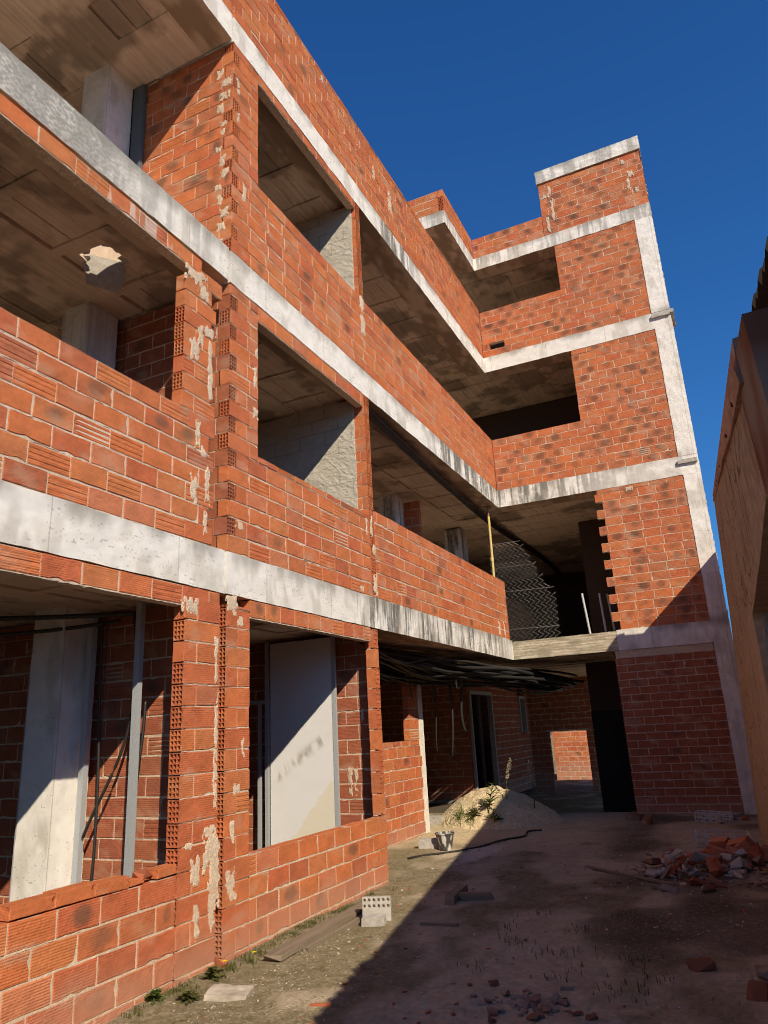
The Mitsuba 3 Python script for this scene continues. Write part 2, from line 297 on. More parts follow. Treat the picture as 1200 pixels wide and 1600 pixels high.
def hollow_brick(ident, seed, nx=3, nz=4):
    w = 0.0075; hx = (BT - w * (nx + 1)) / nx; hz = (BH - w * (nz + 1)) / nz
    holes = []
    for i in range(nx):
        for k in range(nz):
            a, b = w + i * (hx + w), w + k * (hz + w)
            holes.append([(a, b), (a + hx, b), (a + hx, b + hz), (a, b + hz)])
    # the grid as end faces, hole walls and outer skin
    xs = sorted({0, BT} | {round(w + i * (hx + w), 6) for i in range(nx)} | {round(w + i * (hx + w) + hx, 6) for i in range(nx)})
    zs = sorted({0, BH} | {round(w + k * (hz + w), 6) for k in range(nz)} | {round(w + k * (hz + w) + hz, 6) for k in range(nz)})
    nX, nZ = len(xs), len(zs); V = np.array([(x, a, b) for x in (0.0, BL) for a in xs for b in zs]); F = []
    def q(a, b, c, d): F.extend([(a, b, c), (a, c, d)])
    I = lambda s, i, k: s * nX * nZ + i * nZ + k
    for i in range(nX - 1):
        for k in range(nZ - 1):
            solid = i % 2 == 0 or k % 2 == 0
            if solid:
                q(I(0, i, k), I(0, i, k + 1), I(0, i + 1, k + 1), I(0, i + 1, k)); q(I(1, i, k), I(1, i + 1, k), I(1, i + 1, k + 1), I(1, i, k + 1))
            else:
                q(I(0, i, k), I(1, i, k), I(1, i, k + 1), I(0, i, k + 1)); q(I(0, i + 1, k), I(0, i + 1, k + 1), I(1, i + 1, k + 1), I(1, i + 1, k))
                q(I(0, i, k), I(0, i + 1, k), I(1, i + 1, k), I(1, i, k)); q(I(0, i, k + 1), I(1, i, k + 1), I(1, i + 1, k + 1), I(0, i + 1, k + 1))
    e, z = nX - 1, nZ - 1
    q(I(0, 0, 0), I(1, 0, 0), I(1, 0, z), I(0, 0, z)); q(I(0, e, 0), I(0, e, z), I(1, e, z), I(1, e, 0))
    q(I(0, 0, 0), I(0, e, 0), I(1, e, 0), I(1, 0, 0)); q(I(0, 0, z), I(1, 0, z), I(1, e, z), I(0, e, z))
    r = np.random.default_rng(seed); V = V.astype(float); V[:, 0] += (r.random(len(V)) - 0.5) * 0.003
    return V, np.array(F), brick_uv(V, ident)
VAR = {}
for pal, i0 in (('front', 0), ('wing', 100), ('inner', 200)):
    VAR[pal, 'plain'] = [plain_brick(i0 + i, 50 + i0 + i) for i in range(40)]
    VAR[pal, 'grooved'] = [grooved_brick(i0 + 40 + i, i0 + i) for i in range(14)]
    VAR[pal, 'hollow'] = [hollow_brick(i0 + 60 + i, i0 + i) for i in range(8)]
PLY = {}
def variant_ply(pal, kind, i):
    k = (pal, kind, i)
    if k not in PLY:
        v, f, uv = VAR[pal, kind][i]; PLY[k] = ply((v, f), 'm_brick', uv=uv)
    return PLY[k]
AX = {'y': np.array([[0, -1, 0], [1, 0, 0], [0, 0, 1.0]]), 'x': np.eye(3)}   # facade towards +x, cross walls towards -y
def place_mat(axis, plane, a, z, sl, sh, proud=0.0, tilt=0.0, yaw=0.0, st=1.0):
    R = AX[axis]
    org = np.array([plane + proud, a, z]) if axis == 'y' else np.array([a, plane - proud, z])
    ct, s_ = math.cos(tilt), math.sin(tilt)
    L = np.array([[ct, 0, -s_], [0, 1, 0], [s_, 0, ct]]) @ np.array([[math.cos(yaw), -math.sin(yaw), 0], [math.sin(yaw), math.cos(yaw), 0], [0, 0, 1]]) @ np.diag([sl, st, sh])
    M = np.eye(4); M[:3, :3] = R @ L; M[:3, 3] = org
    return M
def put_brick(parent, pal, kind, M, sink=None):
    i = rng.randrange(len(VAR[pal, kind]))
    if sink is not None:
        v, f, uv = VAR[pal, kind][i]; sink.append((v @ M[:3, :3].T + M[:3, 3], f, uv)); return
    scene[key(parent, 'brick')] = {**variant_ply(pal, kind, i), 'to_world': T(M)}
def flush_sink(parent, sink, name='brick_mass'):
    if not sink: return
    off = 0; V, F, U = [], [], []
    for v, f, uv in sink: V.append(v); F.append(f + off); U.append(uv); off += len(v)
    k = key(parent, name); scene[k] = ply((np.vstack(V), np.vstack(F)), 'm_brick', uv=np.vstack(U)); stuff(k)

def bed_joint(jr, axis, plane, a, b, z, cuts):
    """mortar squeezed out along the joint under a course: a ridge of uneven reach and width"""
    n = max(3, int((b - a) / 0.028)); s = np.linspace(a, b, n)
    big = np.interp(s, np.linspace(a, b, max(2, n // 9)), jr.random(max(2, n // 9)))
    out = -0.0075 + 0.0125 * big * jr.random(n) ** 0.7; hh = 0.0055 + 0.007 * big * jr.random(n); c = z + jr.normal(0, 0.0015, n)
    for q in cuts: out[(s > q[0] - 0.01) & (s < q[1] + 0.01)] = -0.03
    P = []
    for d, zz in ((-0.012 + 0 * out, c - hh), (out, c - 0.3 * hh), (out * 0.8 - 0.001, c + 0.3 * hh), (-0.012 + 0 * out, c + hh)):
        P.append(np.c_[plane + d, s, zz] if axis == 'y' else np.c_[s, plane - d, zz])
    V = np.vstack(P); i = np.arange(n - 1); F = []
    for k in range(3):
        A, B = k * n + i, (k + 1) * n + i
        F += [np.c_[A, A + 1, B + 1], np.c_[A, B + 1, B]]
    return trimesh.Trimesh(V, np.vstack(F), process=False)
def wall(parent, name, axis, plane, z0, ch, rows, pal='front', groove=0.16, lo=0.0, hi=0.0, skip=(), loose=False, core=True, t=BT, inset_core=0.0045, bl=0.331, phase=0.0, seedrow=0, header=None):
    """rows: list of (n, spans) from z0 up; n rows (or a fraction for a cut row) of these spans. lo, hi: chance of an open hollow end at the span's ends."""
    k0 = key(parent, name); boxes, joints = [], []; jr = np.random.default_rng(int(abs(abs(plane) * 100 + z0 * 37 + len(name)))); sink = [] if loose else None; ea, eb = (0.055 if lo > 0 else 0.008), (0.055 if hi > 0 else 0.008)
    z = z0; ri = seedrow
    for n, spans in rows:
        m = max(1, round(n)); h = ch * (n / m)
        spans_f = spans if callable(spans) else (lambda i, s=spans: s)
        for j in range(m):
            for (a, b) in spans_f(ri):
                if core:
                    e = inset_core
                    zz0, zz1 = z - 0.0005, z + h - (0.004 if j < m - 1 else 0.012)
                    a2, b2 = (a + ea, b - eb) if b - a > ea + eb + 0.05 else (a + 0.45 * (b - a), b - 0.4 * (b - a))
                    cut = [(q[0], q[1]) for q in skip if q[2] < z + h / 2 < q[3]]
                    for a3, b3 in ([(a2, cut[0][0]), (cut[0][1], b2)] if cut else [(a2, b2)]):
                        if axis == 'y': boxes.append(box(plane - t + e, plane - e, a3, b3, zz0, zz1 + 0.004))
                        else: boxes.append(box(a3, b3, plane + e, plane + t - e, zz0, zz1 + 0.004))
                if not loose and b - a > 0.2: joints.append(bed_joint(jr, axis, plane - (0.003 if axis == 'y' else -0.003) * (pal == 'wing'), a + 0.01, b - 0.01, z, [q for q in skip if q[2] < z < q[3]]))
                x = a; first = True
                off = (phase + 0.5 * (ri % 2)) % 1.0
                cut = bl * (off if off > 0.05 else 1.0)
                while x < b - 0.03:
                    ln = min(cut if first else bl, b - x)
                    if b - (x + ln) < 0.07: ln = b - x
                    last = x + ln > b - 1e-6
                    xc, zc = x + ln / 2, z + h / 2
                    if not any(s[0] < xc < s[1] and s[2] < zc < s[3] for s in skip):
                        kind = 'grooved' if rng.random() < groove else 'plain'
                        if (first and rng.random() < lo) or (last and rng.random() < hi): kind = 'hollow'
                        jt = (0.004 if pal == 'wing' else 0.006) + rng.random() * 0.005; jz = (0.004 if pal == 'wing' else 0.0085) + rng.random() * 0.004
                        M = place_mat(axis, plane, x + jt / 2, z + jz / 2, (ln - jt) / BL, (h - jz) / BH, proud=rng.uniform(-0.0015, 0.0035), tilt=rng.gauss(0, 0.0035), yaw=rng.gauss(0, 0.004), st=t / BT)
                        put_brick(k0, pal, kind, M, sink)
                    x += ln; first = False
            z += h; ri += 1
    if core:
        if not loose: boxes += joints
        scene[k0] = ply(cat(boxes), 'm_mortar')
    flush_sink(k0, sink or [])
    return k0

def mortar(parent, axis, plane, a, z, w, h, seed, th=0.012):
    """a ragged smear of mortar: a height field kept only where its noise mask is positive"""
    st = max(0.007, (w * h / 900) ** 0.5); nu, nv = max(5, int(w * 1.5 / st)), max(5, int(h * 1.3 / st))
    U, W = np.meshgrid(np.linspace(-0.75, 0.75, nu), np.linspace(-0.65, 0.65, nv), indexing='ij')
    q = np.stack([U * w * 26, W * h * 17, np.full_like(U, seed * 1.37)], -1)
    fine = np.stack([U * w * 85, W * h * 70, np.full_like(U, seed * 2.1)], -1)
    th = th * 0.5; w, h = w * 0.85, h * 0.92; f = 1.0 - np.maximum(np.abs(U) * 1.9, np.abs(W) * 1.8) ** 1.5 + 3.1 * (meshkit.fbm(q, 3, seed) - 0.5)
    on_ = f > 0.12; hgt = th * np.clip(f, 0, 1) ** 0.6 * (0.35 + 1.1 * meshkit.fbm(fine, 2, seed + 5))
    idx = np.arange(nu * nv).reshape(nu, nv); keep = on_[:-1, :-1] | on_[1:, :-1] | on_[:-1, 1:] | on_[1:, 1:]
    o = (np.where(on_, hgt + 0.0015, -0.006) + np.random.default_rng(seed).normal(0, 0.0011, U.shape)).ravel(); A, B, C, D = idx[:-1, :-1][keep], idx[1:, :-1][keep], idx[1:, 1:][keep], idx[:-1, 1:][keep]
    if len(A) == 0: return None
    F = np.vstack([np.c_[A, B, C], np.c_[A, C, D]]); u, v = (U * w).ravel(), (W * h).ravel()
    P = np.c_[plane + o, a + u, z + v] if axis == 'y' else np.c_[a + u, plane - o, z + v]
    m = trimesh.Trimesh(P, F, process=False); m.remove_unreferenced_vertices()
    return add(parent, 'mortar_patch', m, 'm_mortar')

# ---------------------------------------------------------------- ground
def gz(x, y):
    x, y = np.asarray(x, float), np.asarray(y, float)
    p = np.stack([x * 0.8, y * 0.8, x * 0], -1); q = np.stack([x * 4.5, y * 4.5, x * 0], -1)
    return -0.02 + 0.05 * (meshkit.fbm(p, 3, 3) - 0.5) + 0.034 * (meshkit.fbm(q, 4, 5) - 0.5) - 0.05 * np.clip((-0.4 - y) / 2, 0, 1) - 0.36 * np.clip((y - 9.2) / 3.0, 0, 1)
gx = np.r_[-60, -30, -15, np.arange(-8, -1.6, 0.5), np.arange(-1.6, 4.4, 0.06), np.arange(4.5, 9, 0.6), 15, 30, 60]
gy = np.r_[-60, -30, -12, np.arange(-8, -2.6, 0.5), np.arange(-2.6, 10, 0.06), np.arange(10, 24, 0.4), 35, 60, 120]
X, Y = np.meshgrid(gx, gy, indexing='ij'); V = np.stack([X, Y, gz(X, Y)], -1).reshape(-1, 3)
ni, nj = len(gx), len(gy); I, J = np.meshgrid(np.arange(ni - 1), np.arange(nj - 1), indexing='ij'); A = (I * nj + J).ravel()
F = np.vstack([np.c_[A, A + nj, A + nj + 1], np.c_[A, A + nj + 1, A + 1]])
g = add(None, 'ground', (V, F), 'm_ground', smooth=True, uv=V[:, :2]); tag(g, 'bare dusty earth and concrete yard with mossy patches between the walls', 'ground', kind='structure')

# ---------------------------------------------------------------- levels
Z1B, Z1T, Z2B, Z2T, Z3B, Z3T, Z4B, Z4T = 2.765, 3.141, 5.871, 6.241, 8.976, 9.331, 11.586, 11.899
YW, XW = 8.99, 3.889
CH = 0.1655
JL = -0.03      # left block ends here, right block begins at 0

R = thing('brick_building', 'unfinished four-storey red brick building with a projecting wing and a small roof tower', 'building')
L = thing('brick_building_001', 'unfinished red brick block cut off by the left edge, its top storey bay open', 'building')

# ------------------------------------------------ slabs with their edge beams and soffits
def soffit_field(slab, x0, x1, y0, y1, zb, period=0.72, phase=0.0, bx=0.22, skip=None, loose=False):
    """hollow blocks between joists that run along x"""
    y = y0 + phase - period; sink = []
    while y < y1:
        j0, j1 = max(y, y0), min(y + 0.105, y1)
        if j1 - j0 > 0.03:
            m = rbox(x0, x1, j0, j1, zb - 0.002, zb + 0.05, seg=0.2, amp=0.004, seed=int(abs(y) * 50))
            sink.append(m) if loose else add(slab, 'joist', m, 'm_soffit')
        b0, b1 = max(y + 0.112, y0), min(y + period - 0.007, y1)
        if b1 - b0 > 0.06:
            x = x1
            while x > x0 + 0.05:
                xa = max(x - bx, x0)
                if not (skip and skip(xa, x, b0, b1)):
                    dz = rng.uniform(-0.006, 0.006)
                    m = box(xa + 0.004, x - 0.004, b0, b1, zb + 0.014 + dz, zb + 0.05)
                    m.vertices += nrng.uniform(-0.003, 0.003, m.vertices.shape)
                    sink.append(m) if loose else add(slab, 'ceiling_block', m, 'm_soffit')
                x -= bx
        y += period
    if loose and sink: stuff(add(slab, 'ceiling_block_mass', cat(sink), 'm_soffit'))

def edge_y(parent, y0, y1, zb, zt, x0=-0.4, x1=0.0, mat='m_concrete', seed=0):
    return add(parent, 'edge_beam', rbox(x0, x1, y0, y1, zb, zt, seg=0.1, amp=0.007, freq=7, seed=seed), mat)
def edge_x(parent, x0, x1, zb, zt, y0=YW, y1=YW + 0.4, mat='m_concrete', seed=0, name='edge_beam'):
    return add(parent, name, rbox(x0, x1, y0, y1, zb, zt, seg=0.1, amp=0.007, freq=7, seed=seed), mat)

# right block: slabs 1-3 run the whole front, slab 4 only over its back part
for q, (zb, zt, ys) in enumerate(((Z1B, Z1T, 0.0), (Z2B, Z2T, 0.0), (Z3B, Z3T, 0.0), (Z4B, Z4T, 7.09))):
    s = key(R, 'floor_slab')
    ye = 18.3 if q == 0 else 11.3  # lowest slab lengthened over the rear yard, added to shade the passage
    body = [box(-5, -0.4, ys + 0.003, YW + 0.4, zb + 0.04, zt - 0.003), box(-5, XW - 0.02, YW + 0.4, ye, zb + 0.04, zt - 0.003)]
    scene[s] = ply(cat(body), 'm_soffit')
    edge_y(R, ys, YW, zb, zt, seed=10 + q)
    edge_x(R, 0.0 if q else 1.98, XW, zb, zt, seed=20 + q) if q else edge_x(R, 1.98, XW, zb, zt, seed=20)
    if q == 0:
        edge_x(R, 0.0, 1.98, Z1B + 0.005, Z1T - 0.02, y0=YW + 0.01, mat='m_board_concrete', seed=29)
        add(R, 'edge_beam', box(-0.4, 0.0, YW + 0.003, YW + 0.4, Z1B + 0.01, Z1T - 0.03), 'm_soffit')
    else:
        add(R, 'edge_beam', rbox(-0.4, 0.0, YW + 0.003, YW + 0.4, zb + 0.003, zt - 0.003, seg=0.2), 'm_soffit')
    far = q == 0
    if q < 3:
        add(s, 'flat_beam', rbox(-1.9, -1.08, ys, YW + 0.4, zb - 0.001, zb + 0.05, seg=0.25, amp=0.005, seed=40 + q), 'm_soffit')
        soffit_field(s, -1.08, -0.4, ys + 0.05, YW + 0.4, zb, phase=(0.35 if q else 0.2), loose=far)
        soffit_field(s, -4.8, -1.9, ys + 0.05, YW + 0.4, zb, phase=(0.35 if q else 0.2), loose=True)
    else:
        soffit_field(s, -2.2, -0.4, ys + 0.4, YW + 0.4, zb, phase=0.3)
    if q:
        soffit_field(s, -1.2, 1.95, YW + 0.4, 11.25, zb, period=0.62, phase=0.05, bx=0.45)
    else:
        soffit_field(s, -1.2, 3.7, YW + 0.4, 12.9, zb, period=0.7, loose=True)

# left block slabs; the second one has a hole knocked through it
HX0, HX1, HY0, HY1 = -0.97, -0.62, -1.0, -0.68
for q, (zb, zt) in enumerate(((Z1B, Z1T), (Z2B, Z2T), (Z3B, Z3T))):
    s = key(L, 'floor_slab'); y0, y1 = -6.5, JL
    if q == 1:
        body = [box(-5, -1.0, y0, y1, zb + 0.04, zt - 0.003), box(-1.0, -0.4, y0, -1.55, zb + 0.04, zt - 0.003), box(-1.0, -0.4, -0.66, y1, zb + 0.04, zt - 0.003)]
    else: body = [box(-5, -0.4, y0, y1, zb + 0.04, zt - 0.003)]
    scene[s] = ply(cat(body), 'm_soffit')
    edge_y(L, y0, y1, zb, zt, seed=30 + q)
    add(s, 'flat_beam', rbox(-1.9, -1.1, y0, y1, zb - 0.001, zb + 0.05, seg=0.25, amp=0.005, seed=45 + q), 'm_soffit')
    hole = (lambda a, b, c, d: a < HX1 and b > HX0 and c < HY1 and d > HY0) if q == 1 else None
    if q == 2:
        add(s, 'flat_beam', rbox(-1.1, -0.4, -0.6, y1, zb - 0.001, zb + 0.05, seg=0.15, amp=0.006, seed=61), 'm_soffit')
        soffit_field(s, -1.1, -0.4, -3.2, -0.6, zb, phase=0.62)
    else:
        soffit_field(s, -1.1, -0.4, -3.4, y1, zb, phase=0.06 if q else 0.2, skip=hole)
    soffit_field(s, -4.8, -1.9, -4.0, y1, zb, phase=0.06, loose=True)
    if q == 1:
        ragged = []
        for i in range(9):
            a = i * 0.7; ragged.append(move(chunk((0.13, 0.11, 0.05), 300 + i, jag=0.3), ((HX0 + HX1) / 2 + 0.2 * math.cos(a), (HY0 + HY1) / 2 + 0.18 * math.sin(a), zb + 0.05)))
        add(s, 'broken_edge', cat(ragged), 'm_grey')
        for a0, a1, b0, b1 in ((-1.07, HX0, -1.2, -0.52), (HX1, -0.42, -1.2, -0.52), (HX0, HX1, -1.2, HY0), (HX0, HX1, HY1, -0.52)): add(s, 'broken_block', rbox(a0, a1, b0, b1, zb + 0.018, zb + 0.045, seg=0.06, amp=0.008, seed=int(-a0 * 100)), 'm_soffit')
        add(s, 'hanging_block', move(chunk((0.40, 0.06, 0.34), 78, jag=0.16), (-0.87, -0.77, zb - 0.05), (0.1, 0.15, 0.75)), 'm_grey')

# ------------------------------------------------ right block: facade walls (plane x = 0)
def corner(a_even, b, odd=0.12): return lambda i: [((a_even if i % 2 == 0 else odd), b)]
# ground floor pier, sill wall and lintel course
wall(R, 'pier', 'y', 0.0, -0.1655, CH, [(17, [(0.0, 0.345)]), (0.2, [(0.0, 0.345)])], lo=1.0, groove=0.06)
wall(R, 'sill_wall', 'y', 0.0, -0.1655, CH, [(5, [(0.345, 2.95)])], hi=0.55, groove=0.03, phase=0.3)
wall(R, 'lintel', 'y', -0.004, 2.597, 0.165, [(1, [(0.345, 2.78)])], groove=0.25, bl=0.25)
wall(R, 'pier', 'x', 2.84, 0.665, 0.232, [(9, [(-0.12, 0.0)])], hi=0.6, t=0.115, bl=0.3, groove=0.3)
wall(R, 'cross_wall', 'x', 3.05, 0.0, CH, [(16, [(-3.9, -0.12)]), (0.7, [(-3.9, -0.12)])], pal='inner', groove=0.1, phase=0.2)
# first floor
cor = lambda b: (lambda i: [((0.0 if i % 2 == 0 else 0.12), b)])
wall(R, 'parapet_wall', 'y', 0.0, Z1T, 0.163, [(6, cor(2.86))], lo=0.6, groove=0.2)
wall(R, 'parapet_wall', 'y', 0.0, Z1T + 6 * 0.163, 0.163, [(0.42, [(0.47, 2.86)])], groove=0.3)
wall(R, 'pier', 'y', 0.0, Z1T + 6 * 0.163, 0.163, [(10, cor(0.47)), (0.7, [(0.0, 0.47)])], lo=0.6, groove=0.12, seedrow=6)
wall(R, 'lintel', 'y', -0.004, 5.69, 0.18, [(1, [(0.47, 2.86)])], groove=0.2)
wall(R, 'parapet_wall', 'y', 0.0, Z1T, 0.164, [(7, [(3.02, 8.85)])], groove=0.22, phase=0.2)
# second floor
wall(R, 'parapet_wall', 'y', 0.0, Z2T, 0.163, [(6, cor(YW)), (1, lambda i: [(0.0, 2.87), (3.02, YW)])], lo=0.5, groove=0.16)
wall(R, 'pier', 'y', 0.0, Z2T + 7 * 0.163, 0.163, [(9, cor(0.47)), (0.7, [(0.0, 0.47)])], lo=0.6, groove=0.12, seedrow=7)
wall(R, 'lintel', 'y', -0.004, 8.845, 0.13, [(1, [(0.47, 2.87)])], groove=0.1)
# parapet over the third slab
wall(R, 'parapet_wall', 'y', 0.0, Z3T, 0.163, [(7, [(0.0, YW)]), (0.5, [(0.0, YW)])], groove=0.12)
# party wall at the joint: visible from the open bays (plane y = 0)
for zb, zt, pl in ((Z2T, Z3B, 'wing'), (Z1T, Z2B, 'inner'), (0.0, Z1B, 'inner')):
    n = int((zt - zb) / 0.163); gf = zb == 0.0
    o = 0.001 if gf else 0.0
    rows = [(n, (lambda i: [(-1.36, -0.12)]) if gf else (lambda i: [(-1.36, (-0.12 if i % 2 == 0 else 0.0))])), ((zt - zb) / 0.163 - n, [(-1.36, -0.12)])]
    wall(R, 'party_wall', 'x', 0.004 if not gf else 0.005, zb, 0.163, rows, pal=pl, groove=0.16, hi=(0 if gf else 1.0), phase=0.15)
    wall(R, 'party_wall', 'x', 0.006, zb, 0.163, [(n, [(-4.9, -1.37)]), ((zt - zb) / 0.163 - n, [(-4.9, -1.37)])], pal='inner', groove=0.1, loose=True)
# cross walls with plastered faces, bare hollow bricks at their ends
for zb, zt, pe in ((Z1T, Z2B, -0.16), (Z2T, Z3B, -0.07)):
    n = int((zt - zb) / 0.163)
    wall(R, 'cross_wall', 'x', 2.885, zb, 0.163, [(n, lambda i, up=zb > 5: [(-0.34, -0.115 if up and i < 7 else -0.002)]), ((zt - zb) / 0.163 - n, [(-0.34, 0.0)])], hi=1.0, groove=0.05, t=0.13, phase=0.0, bl=0.5)
    add(R, 'plaster_face', rbox(-4.6, pe, 2.862, 2.99, zb, zt - 0.05, seg=0.12, amp=0.012, freq=5, seed=int(zb)), 'm_plaster')
# ------------------------------------------------ wing front (plane y = YW)
wall(R, 'wing_wall', 'x', YW + 0.012, -0.13, 0.1315, [(21, [(1.88, 3.58)])], pal='inner', groove=0.04, phase=0.1, bl=0.325)
add(R, 'lintel_strip', rbox(1.9, 3.56, YW + 0.02, YW + 0.13, 2.62, Z1B, seg=0.12, amp=0.012, seed=71), 'm_mortar')
def toothed(i): return [(1.93 if i % 2 else 2.06, 3.585)]
wall(R, 'wing_wall', 'x', YW + 0.008, Z1T, 0.1655, [(16, toothed), (0.5, [(1.98, 3.585)])], pal='wing', groove=0.12, lo=0.0, phase=0.0, bl=0.325)
wall(R, 'wing_wall', 'x', YW + 0.008, Z2T, 0.1635, [(7, lambda i: [(0.0, 3.56)]), (9, lambda i: [(1.87, 3.56)]), (0.72, [(1.87, 3.56)])], pal='wing', groove=0.12, bl=0.325)
wall(R, 'wing_wall', 'x', YW + 0.008, Z3T, 0.1635, [(7, lambda i: [(0.0, 3.54)]), (6, lambda i: [(1.84, 3.54)]), (0.75, [(1.84, 3.54)])], pal='wing', groove=0.12, bl=0.325, skip=((0.1, 0.62, Z3T + 0.12, Z3T + 0.3),))
wall(R, 'roof_parapet', 'x', YW + 0.008, Z4T, 0.177, [(3, [(0.0, 1.66)])], pal='wing', groove=0.15, bl=0.325)
wall(R, 'tower_wall', 'x', YW + 0.008, Z4T, 0.1715, [(8, [(1.66, XW - 0.02)])], pal='wing', groove=0.2, bl=0.325)
for xa, xb in ((1.66, 1.9), (3.52, XW - 0.02)):      # redder casing bricks at the tower's corners
    pass
wall(R, 'roof_parapet', 'y', 0.0, Z4T, 0.177, [(3, [(7.1, YW)])], groove=0.1, lo=0.7, phase=0.5)
wall(R, 'roof_parapet', 'x', 7.095, Z4T, 0.177, [(3, [(-2.6, -0.11)])], groove=0.35, hi=0.4)
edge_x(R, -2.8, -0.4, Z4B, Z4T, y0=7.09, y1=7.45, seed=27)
add(R, 'tower_coping', rbox(1.64, XW + 0.01, YW - 0.03, YW + 0.3, 13.276, 13.607, seg=0.1, amp=0.012, seed=31), 'm_concrete')
add(R, 'tower_coping', box(3.5, XW + 0.004, YW + 0.3, 11.3, 13.28, 13.6), 'm_concrete')
for zb, zt, x0, x1 in ((-0.2, Z1B, 3.575, XW + 0.03), (Z1T, Z2B, 3.585, XW - 0.005), (Z2T, Z3B, 3.555, XW), (Z3T, Z4B, 3.54, XW - 0.005)):
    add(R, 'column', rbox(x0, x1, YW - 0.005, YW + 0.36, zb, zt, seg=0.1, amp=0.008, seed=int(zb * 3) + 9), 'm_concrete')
for z in (Z2T - 0.16, Z3T - 0.13):
    add(R, 'ledge', rbox(3.53, XW - 0.02, YW - 0.055, YW + 0.02, z, z + 0.075, seg=0.06, amp=0.008, seed=int(z)), 'm_grey')
add(R, 'ledge', rbox(XW - 0.02, XW + 0.06, YW - 0.04, YW + 0.6, Z3T - 0.1, Z3T - 0.02, seg=0.08, amp=0.01, seed=5), 'm_grey')
# side and back of the wing
wall(R, 'side_wall', 'y', XW - 0.01, -0.16, 0.1655, [(16, [(YW + 0.37, 11.3)]), (65, [(YW + 0.37, 11.3)])], loose=True, groove=0.1)
sidebits = []
for i in range(120): sidebits.append(move(chunk((0.016, 0.05, 0.02 + 0.07 * rng.random()), 900 + i), (XW - 0.004 + 0.004 * rng.random(), YW + 0.03 + 0.25 * rng.random(), 3.2 + rng.random() * 9.9)))
stuff(add(R, 'mortar_crumbs', cat(sidebits), 'm_mortar'))
for b in (box(1.66, XW - 0.12, 11.2, 11.3, Z4T, 13.28), box(-5, -4.9, 0, 17, Z1T, Z4B)): add(R, 'back_wall', b, 'm_inner_render')
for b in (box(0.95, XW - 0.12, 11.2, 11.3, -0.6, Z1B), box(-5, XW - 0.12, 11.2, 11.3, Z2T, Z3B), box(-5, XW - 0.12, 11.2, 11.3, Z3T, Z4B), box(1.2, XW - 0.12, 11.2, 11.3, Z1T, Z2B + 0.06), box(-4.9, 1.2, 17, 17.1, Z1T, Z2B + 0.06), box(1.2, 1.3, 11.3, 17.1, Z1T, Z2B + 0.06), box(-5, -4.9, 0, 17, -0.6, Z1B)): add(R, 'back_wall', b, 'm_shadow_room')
for b in (box(1.66, XW - 0.02, YW + 0.3, 11.25, 13.3, 13.5), box(-5, 0, 11.3, 21, Z2B, Z2T), box(0, 1.2, 11.3, 17, Z2B, Z2T)): add(R, 'roof_slab', b, 'm_soffit')
wall(R, 'tower_wall', 'y', 1.77, Z4T, 0.1715, [(8, [(YW + 0.12, 11.2)])], pal='wing', loose=True)
# closing wall of the tower towards -x and the far parts of the upper storeys
add(R, 'column', rbox(-1.78, -1.42, 6.95, 7.3, Z1T, Z2B, seg=0.15, seed=81), 'm_concrete')
add(R, 'column', rbox(-1.78, -1.42, 6.95, 7.3, Z2T, Z3B, seg=0.15, seed=82), 'm_concrete')
add(R, 'column', rbox(-1.6, -1.2, 10.0, 10.4, Z1T, Z2B, seg=0.15, seed=83), 'm_concrete')
wall(R, 'inner_wall', 'x', 7.3, Z1T, 0.1655, [(16, [(-1.42, -1.1)])], loose=True)
wall(R, 'inner_wall', 'x', 7.3, Z1T, 0.1655, [(16, [(-4.5, -2.6)])], loose=True)
wall(R, 'inner_wall', 'y', -1.5, Z1T, 0.1655, [(11, [(10.6, 16.9)])], loose=True)
add(R, 'inner_wall', box(-1.9, -1.62, 10.6, 16.9, Z1T, Z1T + 1.8), 'm_shadow_room')

# ------------------------------------------------ ground floor behind the open corner: recessed wall and passage
XR = -1.05
wall(R, 'recess_wall', 'y', XR, -0.1655, CH, [(9, lambda i: [(2.97, 6.53 + (0.05 if i % 2 else 0.0))]), (0.5, [(2.97, 6.5)])], groove=0.04)
wall(R, 'recess_wall', 'y', XR, 1.41, CH, [(8, [(6.15, 6.53)])], groove=0.1)
add(R, 'plaster_corner', rbox(XR - 0.16, XR + 0.004, 6.56, 6.72, -0.1, 2.72, seg=0.1, amp=0.008, seed=91), 'm_white_plaster')
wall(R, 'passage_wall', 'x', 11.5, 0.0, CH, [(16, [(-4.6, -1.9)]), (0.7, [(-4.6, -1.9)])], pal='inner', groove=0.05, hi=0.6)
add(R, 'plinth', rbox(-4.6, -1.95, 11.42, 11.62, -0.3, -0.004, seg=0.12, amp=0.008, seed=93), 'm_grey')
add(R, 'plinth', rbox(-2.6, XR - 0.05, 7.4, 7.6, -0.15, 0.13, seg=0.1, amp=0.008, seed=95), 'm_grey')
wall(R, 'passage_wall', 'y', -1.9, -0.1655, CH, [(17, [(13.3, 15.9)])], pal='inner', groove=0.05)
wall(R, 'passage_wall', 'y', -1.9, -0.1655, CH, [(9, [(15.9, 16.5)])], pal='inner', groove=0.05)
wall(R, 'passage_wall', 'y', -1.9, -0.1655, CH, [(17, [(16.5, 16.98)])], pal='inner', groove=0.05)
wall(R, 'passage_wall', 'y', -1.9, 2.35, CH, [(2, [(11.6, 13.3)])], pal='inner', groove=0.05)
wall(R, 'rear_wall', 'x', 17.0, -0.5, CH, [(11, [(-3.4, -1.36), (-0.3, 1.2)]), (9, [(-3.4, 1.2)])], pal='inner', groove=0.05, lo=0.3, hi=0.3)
add(R, 'lintel', box(-1.45, -0.22, 16.99, 17.1, 1.32, 1.36), 'm_grey')
YWALL = thing('yard_wall', 'sunlit brick wall of the rear yard seen through the low opening at the end of the passage', 'wall')
